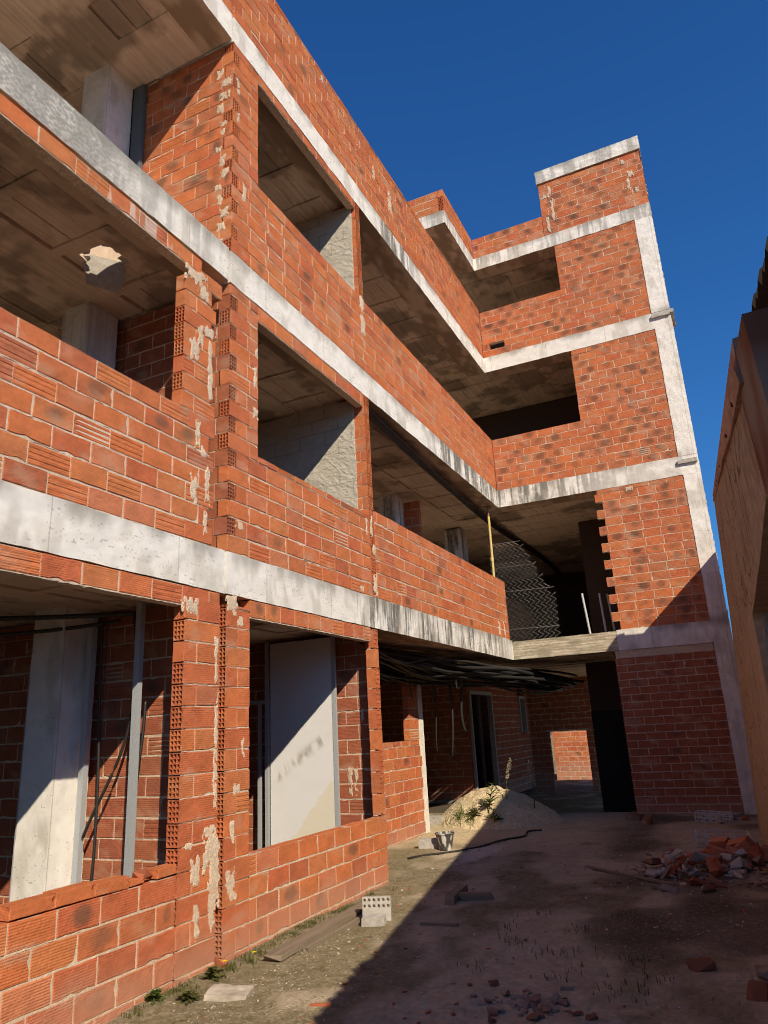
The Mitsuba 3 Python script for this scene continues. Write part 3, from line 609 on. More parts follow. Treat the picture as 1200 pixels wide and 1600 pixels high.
wall(YWALL, 'brickwork', 'x', 22.0, -0.6, CH, [(19, [(-5.0, -2.55), (-2.45, 2.0)])], groove=0.05, lo=0.6, hi=0.3)
for y0, y1, z0, z1 in ((15.9, 16.5, 1.33, 2.3), (11.62, 13.28, 0.0, 2.34)):
    fr = [box(-1.97, -1.85, y0 - 0.02, y0 + 0.05, z0, z1), box(-1.97, -1.85, y1 - 0.05, y1 + 0.02, z0, z1), box(-1.97, -1.85, y0, y1, z1 - 0.03, z1 + 0.05)]
    add(R, 'door_frame' if z0 == 0 else 'window_frame', cat(fr), 'm_grey')
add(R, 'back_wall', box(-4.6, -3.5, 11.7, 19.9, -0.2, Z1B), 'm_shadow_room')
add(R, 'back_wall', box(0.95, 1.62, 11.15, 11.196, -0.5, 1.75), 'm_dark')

# ------------------------------------------------ left block
wall(L, 'pier', 'y', -0.002, -0.16, 0.1655, [(5, [(-0.52, -0.075)]), (11, [(-0.52, -0.075)]), (1.05, [(-0.52, -0.075)])], lo=0.55, groove=0.08, bl=0.45, phase=0.35)
wall(L, 'sill_wall', 'y', -0.002, -0.16, 0.1655, [(5, [(-2.9, -0.52)])], groove=0.04, phase=0.1)
wall(L, 'sill_wall', 'y', -0.002, -0.16, 0.1655, [(5, [(-6.4, -2.9)])], loose=True)
wall(L, 'lintel', 'y', -0.003, 2.597, 0.165, [(1, [(-3.2, -0.08)])], groove=0.2)
wall(L, 'parapet_wall', 'y', -0.002, Z1T, 0.163, [(7, lambda i: [(-3.2, -0.2 - (0.07 if i % 2 else 0.0))])], groove=0.22, hi=0.5)
wall(L, 'parapet_wall', 'y', -0.002, Z1T, 0.163, [(7, [(-6.4, -3.2)])], loose=True)
wall(L, 'pier', 'y', -0.002, Z1T + 7 * 0.163, 0.163, [(8, lambda i: [(-0.64, -0.2 - (0.07 if i % 2 else 0.0))]), (1, [(-0.5, -0.12)])], lo=0.6, hi=0.6, groove=0.15, bl=0.4, phase=0.4)
wall(L, 'lintel', 'y', -0.003, 5.685, 0.165, [(1, [(-3.2, -0.42)])], groove=0.35)
wall(L, 'parapet_wall', 'y', -0.002, Z3T, 0.163, [(7, [(-1.2, -0.035)]), (0.5, [(-1.2, -0.035)])], groove=0.1)
wall(L, 'parapet_wall', 'y', -0.002, Z3T, 0.163, [(7.5, [(-6.4, -1.2)])], loose=True)
for zb, zt in ((-0.1, Z1B), (Z1T, Z2B), (Z2T, Z3B)):
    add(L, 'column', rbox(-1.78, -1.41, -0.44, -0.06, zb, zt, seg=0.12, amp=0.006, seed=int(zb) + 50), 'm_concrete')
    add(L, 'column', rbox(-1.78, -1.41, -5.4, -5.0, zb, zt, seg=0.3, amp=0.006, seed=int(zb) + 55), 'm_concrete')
add(L, 'joint_strip', box(-1.39, -1.24, -0.06, -0.012, Z2T, Z3B - 0.02), 'm_bluegrey')
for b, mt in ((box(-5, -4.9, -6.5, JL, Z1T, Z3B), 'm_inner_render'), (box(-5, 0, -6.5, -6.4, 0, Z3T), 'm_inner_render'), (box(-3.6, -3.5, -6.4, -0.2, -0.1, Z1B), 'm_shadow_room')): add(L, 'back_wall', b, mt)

add(R, 'floor', rbox(-4.9, -0.12, 0.12, 3.05, -0.12, 0.012, seg=0.3, amp=0.006, seed=12), 'm_floor')  # dark floors added to cut bounced light in the ground floor rooms
add(R, 'floor', box(-4.9, -1.17, 3.16, 11.4, -0.42, -0.06), 'm_floor')
add(L, 'floor', rbox(-4.9, -0.12, -6.4, -0.05, -0.12, 0.012, seg=0.4, amp=0.006, seed=13), 'm_floor')

# mortar squeezed out of joints on the piers
for a, z, w, h in ((-0.1, 0.62, 0.13, 0.45), (-0.16, 0.78, 0.16, 0.28), (-0.11, 1.25, 0.05, 0.42), (-0.11, 1.72, 0.05, 0.36), (-0.12, 2.2, 0.05, 0.4), (-0.45, 2.6, 0.2, 0.12), (-0.33, 0.66, 0.14, 0.18), (-0.3, 0.3, 0.07, 0.26), (-0.42, 0.83, 0.12, 0.05), (-0.13, 0.38, 0.09, 0.3)):
    mortar(L, 'y', 0.0, a, z, w, h, int(1000 + 100 * a + 31 * z), 0.008)
for a, z, w, h in ((-0.3, 5.15, 0.16, 0.1), (-0.42, 5.05, 0.07, 0.2), (-0.28, 4.9, 0.07, 0.34), (-0.27, 4.62, 0.06, 0.3), (-0.5, 4.88, 0.13, 0.2), (-0.42, 4.1, 0.07, 0.24), (-0.33, 3.95, 0.1, 0.1), (-0.28, 3.66, 0.07, 0.3), (-0.46, 3.58, 0.09, 0.24), (-0.3, 3.32, 0.06, 0.2), (-0.5, 5.62, 0.26, 0.16), (-0.38, 5.5, 0.16, 0.1)):
    mortar(L, 'y', 0.0, a, z, w, h, int(2000 + 100 * a + 31 * z), 0.012)
for a, z, w, h in ((0.12, 0.86, 0.07, 0.2), (0.1, 0.5, 0.14, 0.22), (0.24, 1.5, 0.05, 0.14), (0.08, 2.68, 0.16, 0.16), (0.2, 2.55, 0.1, 0.1), (0.17, 1.18, 0.1, 0.08)):
    mortar(R, 'y', 0.0, a, z, w, h, int(3000 + 100 * a + 31 * z), 0.008)
for a, z, w, h in ((0.42, 5.0, 0.06, 0.26), (0.43, 4.62, 0.08, 0.1), (0.18, 3.42, 0.1, 0.07), (0.44, 5.3, 0.04, 0.12), (2.92, 4.05, 0.06, 0.24), (2.78, 4.0, 0.05, 0.2), (2.97, 3.75, 0.08, 0.12), (2.97, 3.3, 0.1, 0.24), (2.6, 3.2, 0.1, 0.06), (8.2, 3.3, 0.16, 0.22), (8.55, 3.3, 0.07, 0.28)):
    mortar(R, 'y', 0.0, a, z, w, h, int(4000 + 100 * a + 31 * z), 0.012)
for a, z, w, h in ((2.95, 7.28, 0.12, 0.22), (2.95, 6.95, 0.14, 0.3), (0.22, 7.1, 0.07, 0.2), (0.1, 8.4, 0.05, 0.22), (0.1, 8.0, 0.06, 0.14), (4.2, 9.95, 0.14, 0.4), (3.6, 10.05, 0.1, 0.26), (0.35, 10.2, 0.1, 0.2), (2.0, 10.4, 0.1, 0.12)):
    mortar(R, 'y', 0.0, a, z, w, h, int(5000 + 100 * a + 31 * z), 0.012)
for i in range(14):
    mortar(R, 'x', 0.004, -0.07 - 0.13 * rng.random(), 6.36 + i * 0.17 + 0.05 * rng.random(), 0.07 + 0.07 * rng.random(), 0.07 + 0.06 * rng.random(), 6000 + i, 0.012)
for a, z, w, h in ((1.78, 12.15, 0.06, 0.34), (1.92, 12.5, 0.07, 0.5), (1.8, 12.9, 0.2, 0.1), (1.9, 13.05, 0.06, 0.3), (3.55, 12.5, 0.06, 0.3), (3.62, 12.75, 0.12, 0.16), (3.7, 12.3, 0.08, 0.12), (3.5, 13.1, 0.08, 0.12), (2.6, 5.78, 0.14, 0.08)):
    mortar(R, 'x', YW, a, z, w, h, int(7000 + 100 * a + 31 * z), 0.012)
for a, z, w, h in ((-0.5, 1.0, 0.06, 0.3), (-0.42, 1.02, 0.05, 0.26), (-0.3, 1.75, 0.05, 0.16)):
    mortar(R, 'x', 3.05, a, z, w, h, int(8000 + 100 * a + 31 * z), 0.015)
# broken bricks on the left sill
for y, z, ry, sl, sh in ((-1.72, 0.67, 0.0, 0.3, 0.5), (-1.42, 0.67, 0.0, 0.29, 0.56), (-1.12, 0.67, -0.02, 0.29, 0.5), (-0.9, 0.67, 0.05, 0.12, 0.2), (-0.615, 0.67, 0.02, 0.19, 0.4)):
    M = place_mat('y', -0.002, y - sl / 2, z, sl / BL, sh, tilt=ry)
    scene[key(L + '__sill_wall', 'brick')] = {**variant_ply('front', 'plain', 3), 'to_world': T(M)}
add(L + '__sill_wall', 'brick_fragment', move(chunk((0.1, 0.17, 0.05), 5), (-0.06, -0.8, 0.72), (0.1, 0.3, 0.3)), 'm_rubble_red')

# ---------------------------------------------------------------- neighbouring shed on the right
S = thing('shed', 'low shed with a streaked beige rendered wall and rusty verge flashing along the right edge', 'shed')
def shed_line(y, z):      # the wall leans a little: straight from its foot to the sloping verge
    base = 3.971 - 0.0304 * y; top = 3.969 + 0.003 * y
    return base + (top - base) * np.clip(z / (3.17 + 0.237 * y), 0, 1.1)
def verge_z(y): return 3.17 + 0.237 * y
def wallgrid(y0, y1, zlo, zhi, ny, nz, off=0.0, seed=0):
    ys = np.linspace(y0, y1, ny); V = []
    for y in ys:
        lo = zlo(y) if callable(zlo) else zlo; hi = zhi(y) if callable(zhi) else zhi
        for z in np.linspace(lo, hi, nz):
            V.append((shed_line(y, z) + off + 0.006 * (meshkit.fbm(np.array([[y * 2.2, z * 2.2, seed]]), 3)[0] - 0.5), y, z))
    V = np.array(V); F = []
    for i in range(ny - 1):
        for k in range(nz - 1):
            a = i * nz + k; F += [(a, a + 1, a + nz + 1), (a, a + nz + 1, a + nz)]
    # give it thickness
    n = len(V); W = V + np.array([0.18, 0, 0]); F = np.array(F); B = F[:, ::-1] + n
    rim = []
    loop = [i * nz for i in range(ny)] + [(ny - 1) * nz + k for k in range(1, nz)] + [i * nz + nz - 1 for i in range(ny - 2, -1, -1)] + [k for k in range(nz - 2, 0, -1)]
    for p, q in zip(loop, loop[1:] + loop[:1]): rim += [(p, q, q + n), (p, q + n, p + n)]
    return trimesh.Trimesh(np.vstack([V, W]), np.vstack([F, B, np.array(rim)]), process=False)
add(S, 'wall', cat([wallgrid(-0.12, 7.1, -0.15, lambda y: verge_z(y) - 0.02, 90, 40), wallgrid(-2.95, -0.12, 2.12, lambda y: verge_z(y) - 0.02, 30, 14, seed=3)]), 'm_render')
add(S, 'near_wall', wallgrid(-3.5, -2.95, -0.15, lambda y: verge_z(y) - 0.02, 12, 24, off=-0.008), 'm_rubble')
add(S, 'near_wall', box(4.3, 4.5, -7.0, -3.5, -0.15, 2.3), 'm_render')
add(S, 'door', box(4.14, 4.19, -3.0, 0.0, -0.1, 2.2), 'm_dark')
add(S, 'door_frame', rbox(4.01, 4.14, -0.2, -0.1, -0.1, 2.13, seg=0.1, amp=0.015, seed=4), 'm_grey')
vs = []
for i, y in enumerate(np.linspace(-3.15, 7.1, 60)):
    z = verge_z(y); x = shed_line(y, z); k = -0.012 - 0.006 * math.sin(y * 2.1) * math.sin(y * 0.9)
    vs += [(x + k, y, z - 0.10), (x + k - 0.006, y, z - 0.06), (x - 0.004, y, z - 0.05), (x - 0.008, y, z + 0.02), (x + 0.12, y, z + 0.035), (x + 0.12, y, z - 0.10)]
fs = []
for i in range(59):
    for k in range(6):
        a, b = i * 6 + k, i * 6 + (k + 1) % 6; fs += [(a, b, b + 6), (a, b + 6, a + 6)]
fs += [(0, 2, 1), (0, 3, 2), (0, 4, 3), (0, 5, 4)]
add(S, 'verge_flashing', trimesh.Trimesh(np.array(vs), np.array(fs), process=False), 'm_rust')
for i in range(12):
    y = -2.7 + i * 0.82; z = verge_z(y) - 0.08; x = shed_line(y, z) - 0.016
    m = trimesh.creation.cylinder(0.008, 0.008, sections=8); m.apply_transform(trimesh.transformations.rotation_matrix(math.pi / 2, [0, 1, 0])); m.apply_translation((x, y, z)); add(S, 'rivet', m, 'm_black_metal')
add(S, 'roof', cat([trimesh.Trimesh(np.array([(4.05, -3.4, verge_z(-3.4)), (4.05, 7.1, verge_z(7.1)), (9, 7.1, verge_z(7.1)), (9, -3.4, verge_z(-3.4)), (4.05, -3.4, verge_z(-3.4) - 0.08), (4.05, 7.1, verge_z(7.1) - 0.08), (9, 7.1, verge_z(7.1) - 0.08), (9, -3.4, verge_z(-3.4) - 0.08)]), np.array([(0, 1, 2), (0, 2, 3), (4, 6, 5), (4, 7, 6), (0, 4, 5), (0, 5, 1), (1, 5, 6), (1, 6, 2), (2, 6, 7), (2, 7, 3), (3, 7, 4), (3, 4, 0)]), process=False)]), 'm_rust')
add(S, 'rear_part', rbox(3.985, 6, 7.12, 8.93, -0.1, 4.44, seg=0.3, amp=0.008, seed=9), 'm_render')
add(S, 'wall', box(8.9, 9, -7, 7.1, -0.1, 3.0), 'm_render'); add(S, 'wall', box(4.2, 8.9, 6.9, 7.05, -0.1, 4.4), 'm_render')

H = thing('house', 'dark taller house with a tiled verge, only its black eaves showing at the right edge', 'house')
add(H, 'wall', box(4.6, 9, -4.4, -2.6, 0, 2.3), 'm_tile')
ev0, ev1 = np.array([4.05, -2.5, 2.72]), np.array([4.05, -4.5, 2.2])
roof = []
for i in range(18):
    t0 = i / 18; p = ev0 + (ev1 - ev0) * t0
    m = trimesh.creation.cylinder(0.05, 0.13, sections=10); m.apply_transform(trimesh.transformations.rotation_matrix(math.pi / 2, [1, 0, 0]))
    roof.append(move(m, p + np.array([0.03, -0.06, -0.03 + 0.012 * (i % 2)]), (-0.15, 0, 0)))
for m in roof: add(H, 'roof_tile', m, 'm_tile')
rv = np.array([ev0 + (0, 0, -0.06), ev1 + (0, 0, -0.06), ev1 + (4.5, 0, 1.2), ev0 + (4.5, 0, 1.2)]); rv = np.vstack([rv, rv - (0, 0, 0.14)])
add(H, 'roof', trimesh.Trimesh(rv, np.array([(0, 2, 1), (0, 3, 2), (4, 5, 6), (4, 6, 7), (0, 1, 5), (0, 5, 4), (1, 2, 6), (1, 6, 5), (2, 3, 7), (2, 7, 6), (3, 0, 4), (3, 4, 7)]), process=False), 'm_tile')

# ---------------------------------------------------------------- fittings inside the open bays
PP = thing('partition_panel', 'white plasterboard panel with a brown smudge standing inside the ground floor opening', 'panel')
add(PP, 'board', box(-1.49, -0.6, 2.85, 2.875, 0.02, 2.71), 'm_panel')
def stud(parent, x, y, z0, z1, w=0.05, d=0.035, rot=0.0, lean=(0, 0)):
    c = sg.Polygon([(0, 0), (w, 0), (w, d), (w - 0.004, d), (w - 0.004, 0.004), (0.004, 0.004), (0.004, d), (0, d)])
    m = trimesh.creation.extrude_polygon(c, z1 - z0, engine='earcut'); m = move(m, (0, 0, 0), (0, 0, rot))
    v = m.vertices.copy(); v[:, 0] += lean[0] * v[:, 2]; v[:, 1] += lean[1] * v[:, 2]
    return trimesh.Trimesh(v + np.array([x, y, z0]), m.faces, process=False)
add(PP, 'stud', stud(None, -0.6, 2.842, 0.0, 2.72), 'm_galv')
add(PP, 'stud', stud(None, -1.56, 2.83, 0.0, 2.74), 'm_galv')
add(PP, 'stud', stud(None, -1.68, 2.85, 0.0, 2.0, w=0.04), 'm_galv')
add(PP, 'rail', box(-1.85, -1.55, 2.86, 2.9, 1.98, 2.02), 'm_galv')
st = thing('metal_stud', 'upright galvanised channel in front of the brick wall in the left ground floor opening', 'metal stud')
scene[st] = ply(stud(None, -0.66, -0.36, -0.05, 2.72, w=0.055, d=0.05, lean=(0.0, 0.0)), 'm_galv')
st = thing('metal_stud', 'galvanised channel standing right against the concrete column in the left opening', 'metal stud')
scene[st] = ply(stud(None, -1.36, -0.22, -0.05, 2.72, w=0.06, d=0.05), 'm_galv')
st = thing('metal_stud', 'thin upright channel left of the concrete column in the left opening', 'metal stud')
scene[st] = ply(stud(None, -1.82, -0.42, -0.05, 2.3, w=0.03, d=0.03), 'm_galv')
def cable(name, label, cat_, pts, r, mat='m_black', n=26, group=None):
    from scipy.interpolate import CubicSpline
    p = np.asarray(pts, float); t = np.r_[0, np.cumsum(np.linalg.norm(np.diff(p, axis=0), axis=1))]
    q = CubicSpline(t, p)(np.linspace(0, t[-1], n)) if len(p) > 2 else p[0] + (p[-1] - p[0]) * np.linspace(0, 1, n)[:, None]
    m = tube(q, r, 6)
    if name: k = thing(name, label, cat_, group); scene[k] = ply(m, mat, smooth=True); return k
    return m
cable('conduit', 'thin dark tube hanging beside the galvanised channel in the left opening', 'conduit', [(-1.1, -0.3, 2.68), (-1.12, -0.26, 1.9), (-1.1, -0.24, 1.0), (-1.13, -0.25, 0.3)], 0.012)
cable('conduit', 'dark tube curving down from the lintel in front of the brick wall, left opening', 'conduit', [(-0.75, -0.3, 2.66), (-0.78, -0.2, 2.2), (-0.95, -0.16, 1.5), (-1.2, -0.2, 1.0), (-1.28, -0.2, 0.85)], 0.013)
cable('conduit', 'short dark tube bent against the lit channel in the left opening', 'conduit', [(-0.62, -0.25, 1.9), (-0.64, -0.26, 1.5), (-0.7, -0.3, 1.1)], 0.013)
cable('conduit', 'black pipe running level under the ceiling of the left ground floor opening', 'conduit', [(-0.75, -0.2, 2.66), (-1.3, -0.6, 2.64), (-2.0, -1.3, 2.62), (-2.4, -1.9, 2.62)], 0.022)
cable('conduit', 'second black pipe under the ceiling, left ground floor opening, sagging below the first', 'conduit', [(-1.0, -0.2, 2.62), (-1.6, -0.55, 2.55), (-2.2, -1.2, 2.5), (-2.6, -1.8, 2.52)], 0.018)
cable('conduit', 'hooked black pipe bending down at the left edge of the photo', 'conduit', [(-0.7, -2.5, 2.68), (-0.75, -2.15, 2.68), (-0.8, -2.02, 2.6), (-0.82, -1.99, 2.4), (-0.82, -1.99, 2.05)], 0.016)
cable('rebar', 'bent rebar loop standing on the broken sill at the left edge', 'rebar', [(-0.12, -1.92, 0.62), (-0.11, -1.92, 0.74), (-0.11, -1.89, 0.79), (-0.11, -1.85, 0.74), (-0.11, -1.85, 0.62)], 0.006, 'm_black_metal')
# conduit bundle below the second slab
CB = thing('conduit_bundle', 'dark pipes running below the first floor ceiling from the cross wall to the wing', 'pipes')
for i in range(3):
    dx = 0.035 * i
    pts = [(-0.12 - dx * 0.5, 3.0, 5.84), (-0.2 - dx, 5.0, 5.80 - 0.02 * i), (-0.32 - dx, 7.5, 5.78), (-0.36 - dx, 9.6, 5.80 - 0.02 * i), (-0.3 - dx, 13, 5.8), (-0.35 - dx, 16.5, 5.78)]
    add(CB, 'pipe', cable(None, None, None, pts, 0.022), 'm_black', smooth=True)
# hanging cables at the ground floor
HC = thing('cable_bundle', 'bundle of black cables slung under the ground floor ceiling into the passage', 'cables')
r2 = np.random.default_rng(5)
for i in range(34):
    ox, oz = r2.uniform(-0.45, 0.4), r2.uniform(-0.16, 0.12)
    pts = [(-0.85 + ox * 0.4, 4.2 + r2.uniform(-0.6, 0.8), 2.66 + oz * 0.3)]
    for y, x, z in ((5.4, -0.75, 2.55), (6.6, -0.6, 2.48), (7.6, -0.45, 2.5), (9.0, -0.1, 2.45), (11.0, 0.4, 2.35)):
        pts.append((x + ox + r2.uniform(-0.08, 0.08), y + r2.uniform(-0.2, 0.2), z + oz + r2.uniform(-0.06, 0.06)))
    add(HC, 'cable', cable(None, None, None, pts, 0.018 + 0.016 * r2.random(), n=40), 'm_black', smooth=True)
loopm = tube([( -0.5 + 0.05 * math.sin(a), 7.2 + 0.16 * math.cos(a), 2.42 + 0.2 * math.sin(a)) for a in np.linspace(0, 5.6, 26)], 0.012, 6)
add(HC, 'coil', loopm, 'm_galv', smooth=True)
for i, (x, y, z0) in enumerate(((-0.9, 5.8, 2.05), (-1.0, 6.9, 2.0), (-0.95, 6.2, 2.25), (-1.0, 7.1, 1.2), (-0.85, 7.4, 1.1), (-0.6, 7.45, 1.5))):
    pts = [(x, y - 0.3, 2.66), (x + 0.02, y, 2.5), (x + 0.05 * math.sin(i * 2.1), y + 0.12, (2.5 + z0) / 2), (x - 0.04, y + 0.2 + 0.05 * math.cos(i), z0)]
    add(HC, 'hanging_cable', cable(None, None, None, pts, 0.012 + 0.006 * (i % 3)), 'm_black', smooth=True)
cable('wire', 'single cable clipped under the ceiling right of the ground floor post', 'wire', [(-0.25, 2.98, 2.62), (-0.3, 3.8, 2.52), (-0.35, 4.8, 2.5), (-0.4, 5.6, 2.56), (-0.45, 5.9, 2.4)], 0.012)

# ---------------------------------------------------------------- fence, prop and posts on the first floor of the wing
FN = thing('chain_link_fence', 'sagging chain link fence closing the first floor opening of the wing', 'fence')
fx0, fx1, fz0, fz1, fy = -0.24, 0.95, Z1T - 0.01, 5.12, 8.935
wires = []; pitch = 0.105; nw = int((fx1 - fx0) / pitch)
def ftop(x): return fz1 - 0.02 * x - (max(0, x - 0.35) * 1.9 if x > 0.35 else 0)
for i in range(nw + 1):
    xc = fx0 + i * pitch; top = ftop(xc); z = fz0; k = 0; pts = []
    while z < top:
        pts.append((xc + (pitch / 2 if k % 2 else -pitch / 2) * 1.0, fy + (0.004 if k % 2 else -0.004) + 0.02 * math.sin(z * 1.7 + xc), z)); z += pitch * 0.62; k += 1
    if len(pts) > 2: wires.append(tube(pts, 0.0045, 4))
add(FN, 'mesh', cat(wires), 'm_wire')
for z in (3.35, 4.1, 4.6, 5.1):
    x1 = fx1 if z < 4.5 else (0.62 if z < 5 else 0.38)
    add(FN, 'tie_wire', tube([(x, fy + 0.008, z - 0.02 * x) for x in np.linspace(fx0, x1, 8)], 0.003, 4), 'm_wire')
PR = thing('prop', 'yellow paint-spotted steel prop standing behind the end of the first floor parapet', 'prop')
add(PR, 'outer_tube', tube([(-0.19, 8.78, Z1T), (-0.17, 8.78, 5.66)], 0.024, 10), 'm_yellow', smooth=30)
add(PR, 'inner_tube', tube([(-0.17, 8.78, 5.66), (-0.17, 8.78, 5.86)], 0.018, 8), 'm_rust', smooth=30)
add(PR, 'collar', tube([(-0.183, 8.78, 4.72), (-0.182, 8.78, 4.8)], 0.036, 10), 'm_yellow')
add(PR, 'head_plate', box(-0.23, -0.11, 8.72, 8.84, 5.853, 5.865), 'm_rust')
for i, (x, dx, lb) in enumerate(((1.45, 0.06, 'leftmost of three thin metal posts leaning in the first floor opening'), (1.72, 0.03, 'middle one of three thin metal posts in the first floor opening'), (1.86, 0.05, 'metal post nearest the toothed brick edge, first floor opening'))):
    k = thing('post', lb, 'post', 'metal posts in the wing opening')
    scene[k] = ply(tube([(x, 9.35 + 0.2 * i, Z1T - 0.002), (x - dx, 9.35 + 0.2 * i, 3.95)], 0.022, 8), 'm_galv')

# ---------------------------------------------------------------- sand pile and weeds
def pile_z(x, y):
    u, w = (x + 0.3) / 1.12, (y - 8.0) / 1.0
    r = np.sqrt(u * u + w * w); h = 0.72 * np.clip(1 - r, 0, 1) ** 0.8
    h = -np.log(np.exp(-h * 14) + np.exp(-0.54 * 14)) / 14 + 0.0007
    n = meshkit.fbm(np.stack([np.asarray(x) * 3.2, np.asarray(y) * 3.2, np.asarray(x) * 0], -1), 3, 8) - 0.5
    n2 = meshkit.fbm(np.stack([np.asarray(x) * 11, np.asarray(y) * 11, np.asarray(x) * 0], -1), 3, 18) - 0.5
    return h * (1 + 0.3 * n) + (0.03 * n + 0.035 * n2) * (r < 1.05) - 0.012
ax = np.linspace(-1.62, 1.02, 90); ay = np.linspace(6.85, 9.15, 80); X, Y = np.meshgrid(ax, ay, indexing='ij')
Zp = np.where(((X + 0.3) / 1.12) ** 2 + (Y - 8) ** 2 < 1.25, pile_z(X, Y) + np.maximum(gz(X, Y), -0.03), -0.08)
V = np.stack([X, Y, Zp], -1).reshape(-1, 3); I, J = np.meshgrid(np.arange(89), np.arange(79), indexing='ij'); A = (I * 80 + J).ravel()
F = np.vstack([np.c_[A, A + 80, A + 81], np.c_[A, A + 81, A + 1]])
k = thing('sand_pile', 'heap of yellow building sand half in sunlight before the passage', 'sand pile'); scene[k] = ply((V, F), 'm_sand', smooth=True, uv=V[:, :2])
def leaf(L_, W_, bend, seed):
    n = 6; r = np.random.default_rng(seed); V = []
    for i in range(n):
        t = i / (n - 1); w = W_ * math.sin(math.pi * min(1, t * 0.92 + 0.08)) * 0.5
        V += [(t * L_, -w, -bend * t * t), (t * L_, 0, -bend * t * t - 0.15 * w), (t * L_, w, -bend * t * t)]
    F = []
    for i in range(n - 1):
        a = i * 3; F += [(a, a + 3, a + 4), (a, a + 4, a + 1), (a + 1, a + 4, a + 5), (a + 1, a + 5, a + 2)]
    return trimesh.Trimesh(np.array(V), np.array(F), process=False)
def base_z(x, y): return float(np.where(((x + 0.3) / 1.12) ** 2 + (y - 8) ** 2 < 1.0, pile_z(np.array(x), np.array(y)), 0) + max(gz(x, y), -0.03))
def leafy(name, label, x, y, h, n, lw, ll, seed, mat='m_leaf', lean=(0, 0)):
    r = np.random.default_rng(seed); z0 = base_z(x, y) - 0.01; k = thing(name, label, 'plant'); lv = []
    st = [(x + lean[0] * t, y + lean[1] * t, z0 + h * t) for t in np.linspace(0, 1, 6)]
    add(k, 'stem', tube(st, np.linspace(0.006, 0.003, 6), 5), mat)
    for i in range(n):
        t = 0.12 + 0.88 * (i + r.random()) / n; p = np.array([x + lean[0] * t, y + lean[1] * t, z0 + h * t]); sc = (1.15 - 0.75 * t) * (0.7 + 0.6 * r.random())
        lv.append(move(move(leaf(ll * sc, lw * sc, 0.3 * ll * sc, 0), (0, 0, 0), (r.uniform(-0.5, 0.5), -r.uniform(0.1, 0.9), 0)), p, (0, 0, r.uniform(0, 6.28))))
    stuff(add(k, 'leaves', cat(lv), mat)); return k
def spike(name, label, x, y, h, seed, lean):
    r = np.random.default_rng(seed); z0 = base_z(x, y) - 0.01; k = thing(name, label, 'plant')
    P = lambda t: np.array([x + lean[0] * t * t, y + lean[1] * t, z0 + h * t])
    add(k, 'stem', tube([P(t) for t in np.linspace(0, 1, 10)], np.linspace(0.007, 0.003, 10), 5), 'm_leaf')
    sd = [move(chunk((0.02, 0.02, 0.026), int(seed * 100 + i), jag=0.3), P(0.55 + 0.45 * i / 44) + r.uniform(-0.026, 0.026, 3)) for i in range(45)]
    stuff(add(k, 'seed_head', cat(sd), 'm_seed'))
    lv = []
    for i in range(14):
        t = r.random() * 0.55; lv.append(move(move(leaf(0.13, 0.016, 0.05, 0), (0, 0, 0), (0, -r.uniform(0.1, 0.8), 0)), P(t), (0, 0, r.uniform(0, 6.28))))
    stuff(add(k, 'leaves', cat(lv), 'm_leaf'))
leafy('weed', 'bright green leafy weed growing on the sunlit face of the sand pile', -0.22, 7.3, 0.42, 60, 0.035, 0.2, 31, lean=(0.1, 0.0))
leafy('weed', 'low dark-leaved weed on the sand left of the bright green weed', -0.42, 7.2, 0.12, 26, 0.04, 0.16, 32, mat='m_moss')
leafy('weed', 'weed with green leaves low on the sand at the shadow edge', -0.08, 7.12, 0.2, 40, 0.03, 0.15, 35)
spike('flowering_weed', 'tall stalk with pale seed head rising from the sand pile top, left of two', 0.02, 7.55, 0.62, 33, (0.12, 0.05))
spike('flowering_weed', 'tall seed stalk standing in shade behind the sand pile, right of two', 0.45, 7.7, 0.74, 34, (-0.02, 0.02))
def tuft(parent, x, y, n, h, spread, seed, z=None):
    r = np.random.default_rng(seed); bl = []
    for i in range(n):
        px, py = x + r.normal(0, spread), y + r.normal(0, spread); pz = (base_z(px, py) if z is None else z) - 0.005
        hh = h * r.uniform(0.5, 1.1); a = r.uniform(0, 6.28); d = np.array([math.cos(a), math.sin(a), 0]); o = np.array([-d[1], d[0], 0]) * 0.0035; b = hh * r.uniform(0.2, 0.9)
        p = np.array([px, py, pz]); q = p + d * b * 0.35 + (0, 0, hh * 0.7); e = p + d * b + (0, 0, hh)
        bl.append(trimesh.Trimesh(np.array([p - o, p + o, q + o * 0.7, q - o * 0.7, e]), np.array([(0, 1, 2), (0, 2, 3), (3, 2, 4)]), process=False))
    return cat(bl)
k = thing('grass_tuft', 'thin grass growing low on the sand pile beside the plinth', 'grass'); scene[k] = ply(cat([tuft(None, -0.72, 7.25, 70, 0.16, 0.07, 1), tuft(None, -0.5, 7.15, 60, 0.13, 0.06, 2)]), 'm_leaf'); stuff(k)
k = thing('yard_grass', 'sparse dark grass in the shaded right part of the yard', 'grass'); r3 = np.random.default_rng(9)
scene[k] = ply(cat([tuft(None, 2.6 + r3.normal(0, 0.4), 0.7 + r3.normal(0, 0.5), 14, 0.05, 0.07, 400 + i) for i in range(18)]), 'm_moss'); stuff(k)
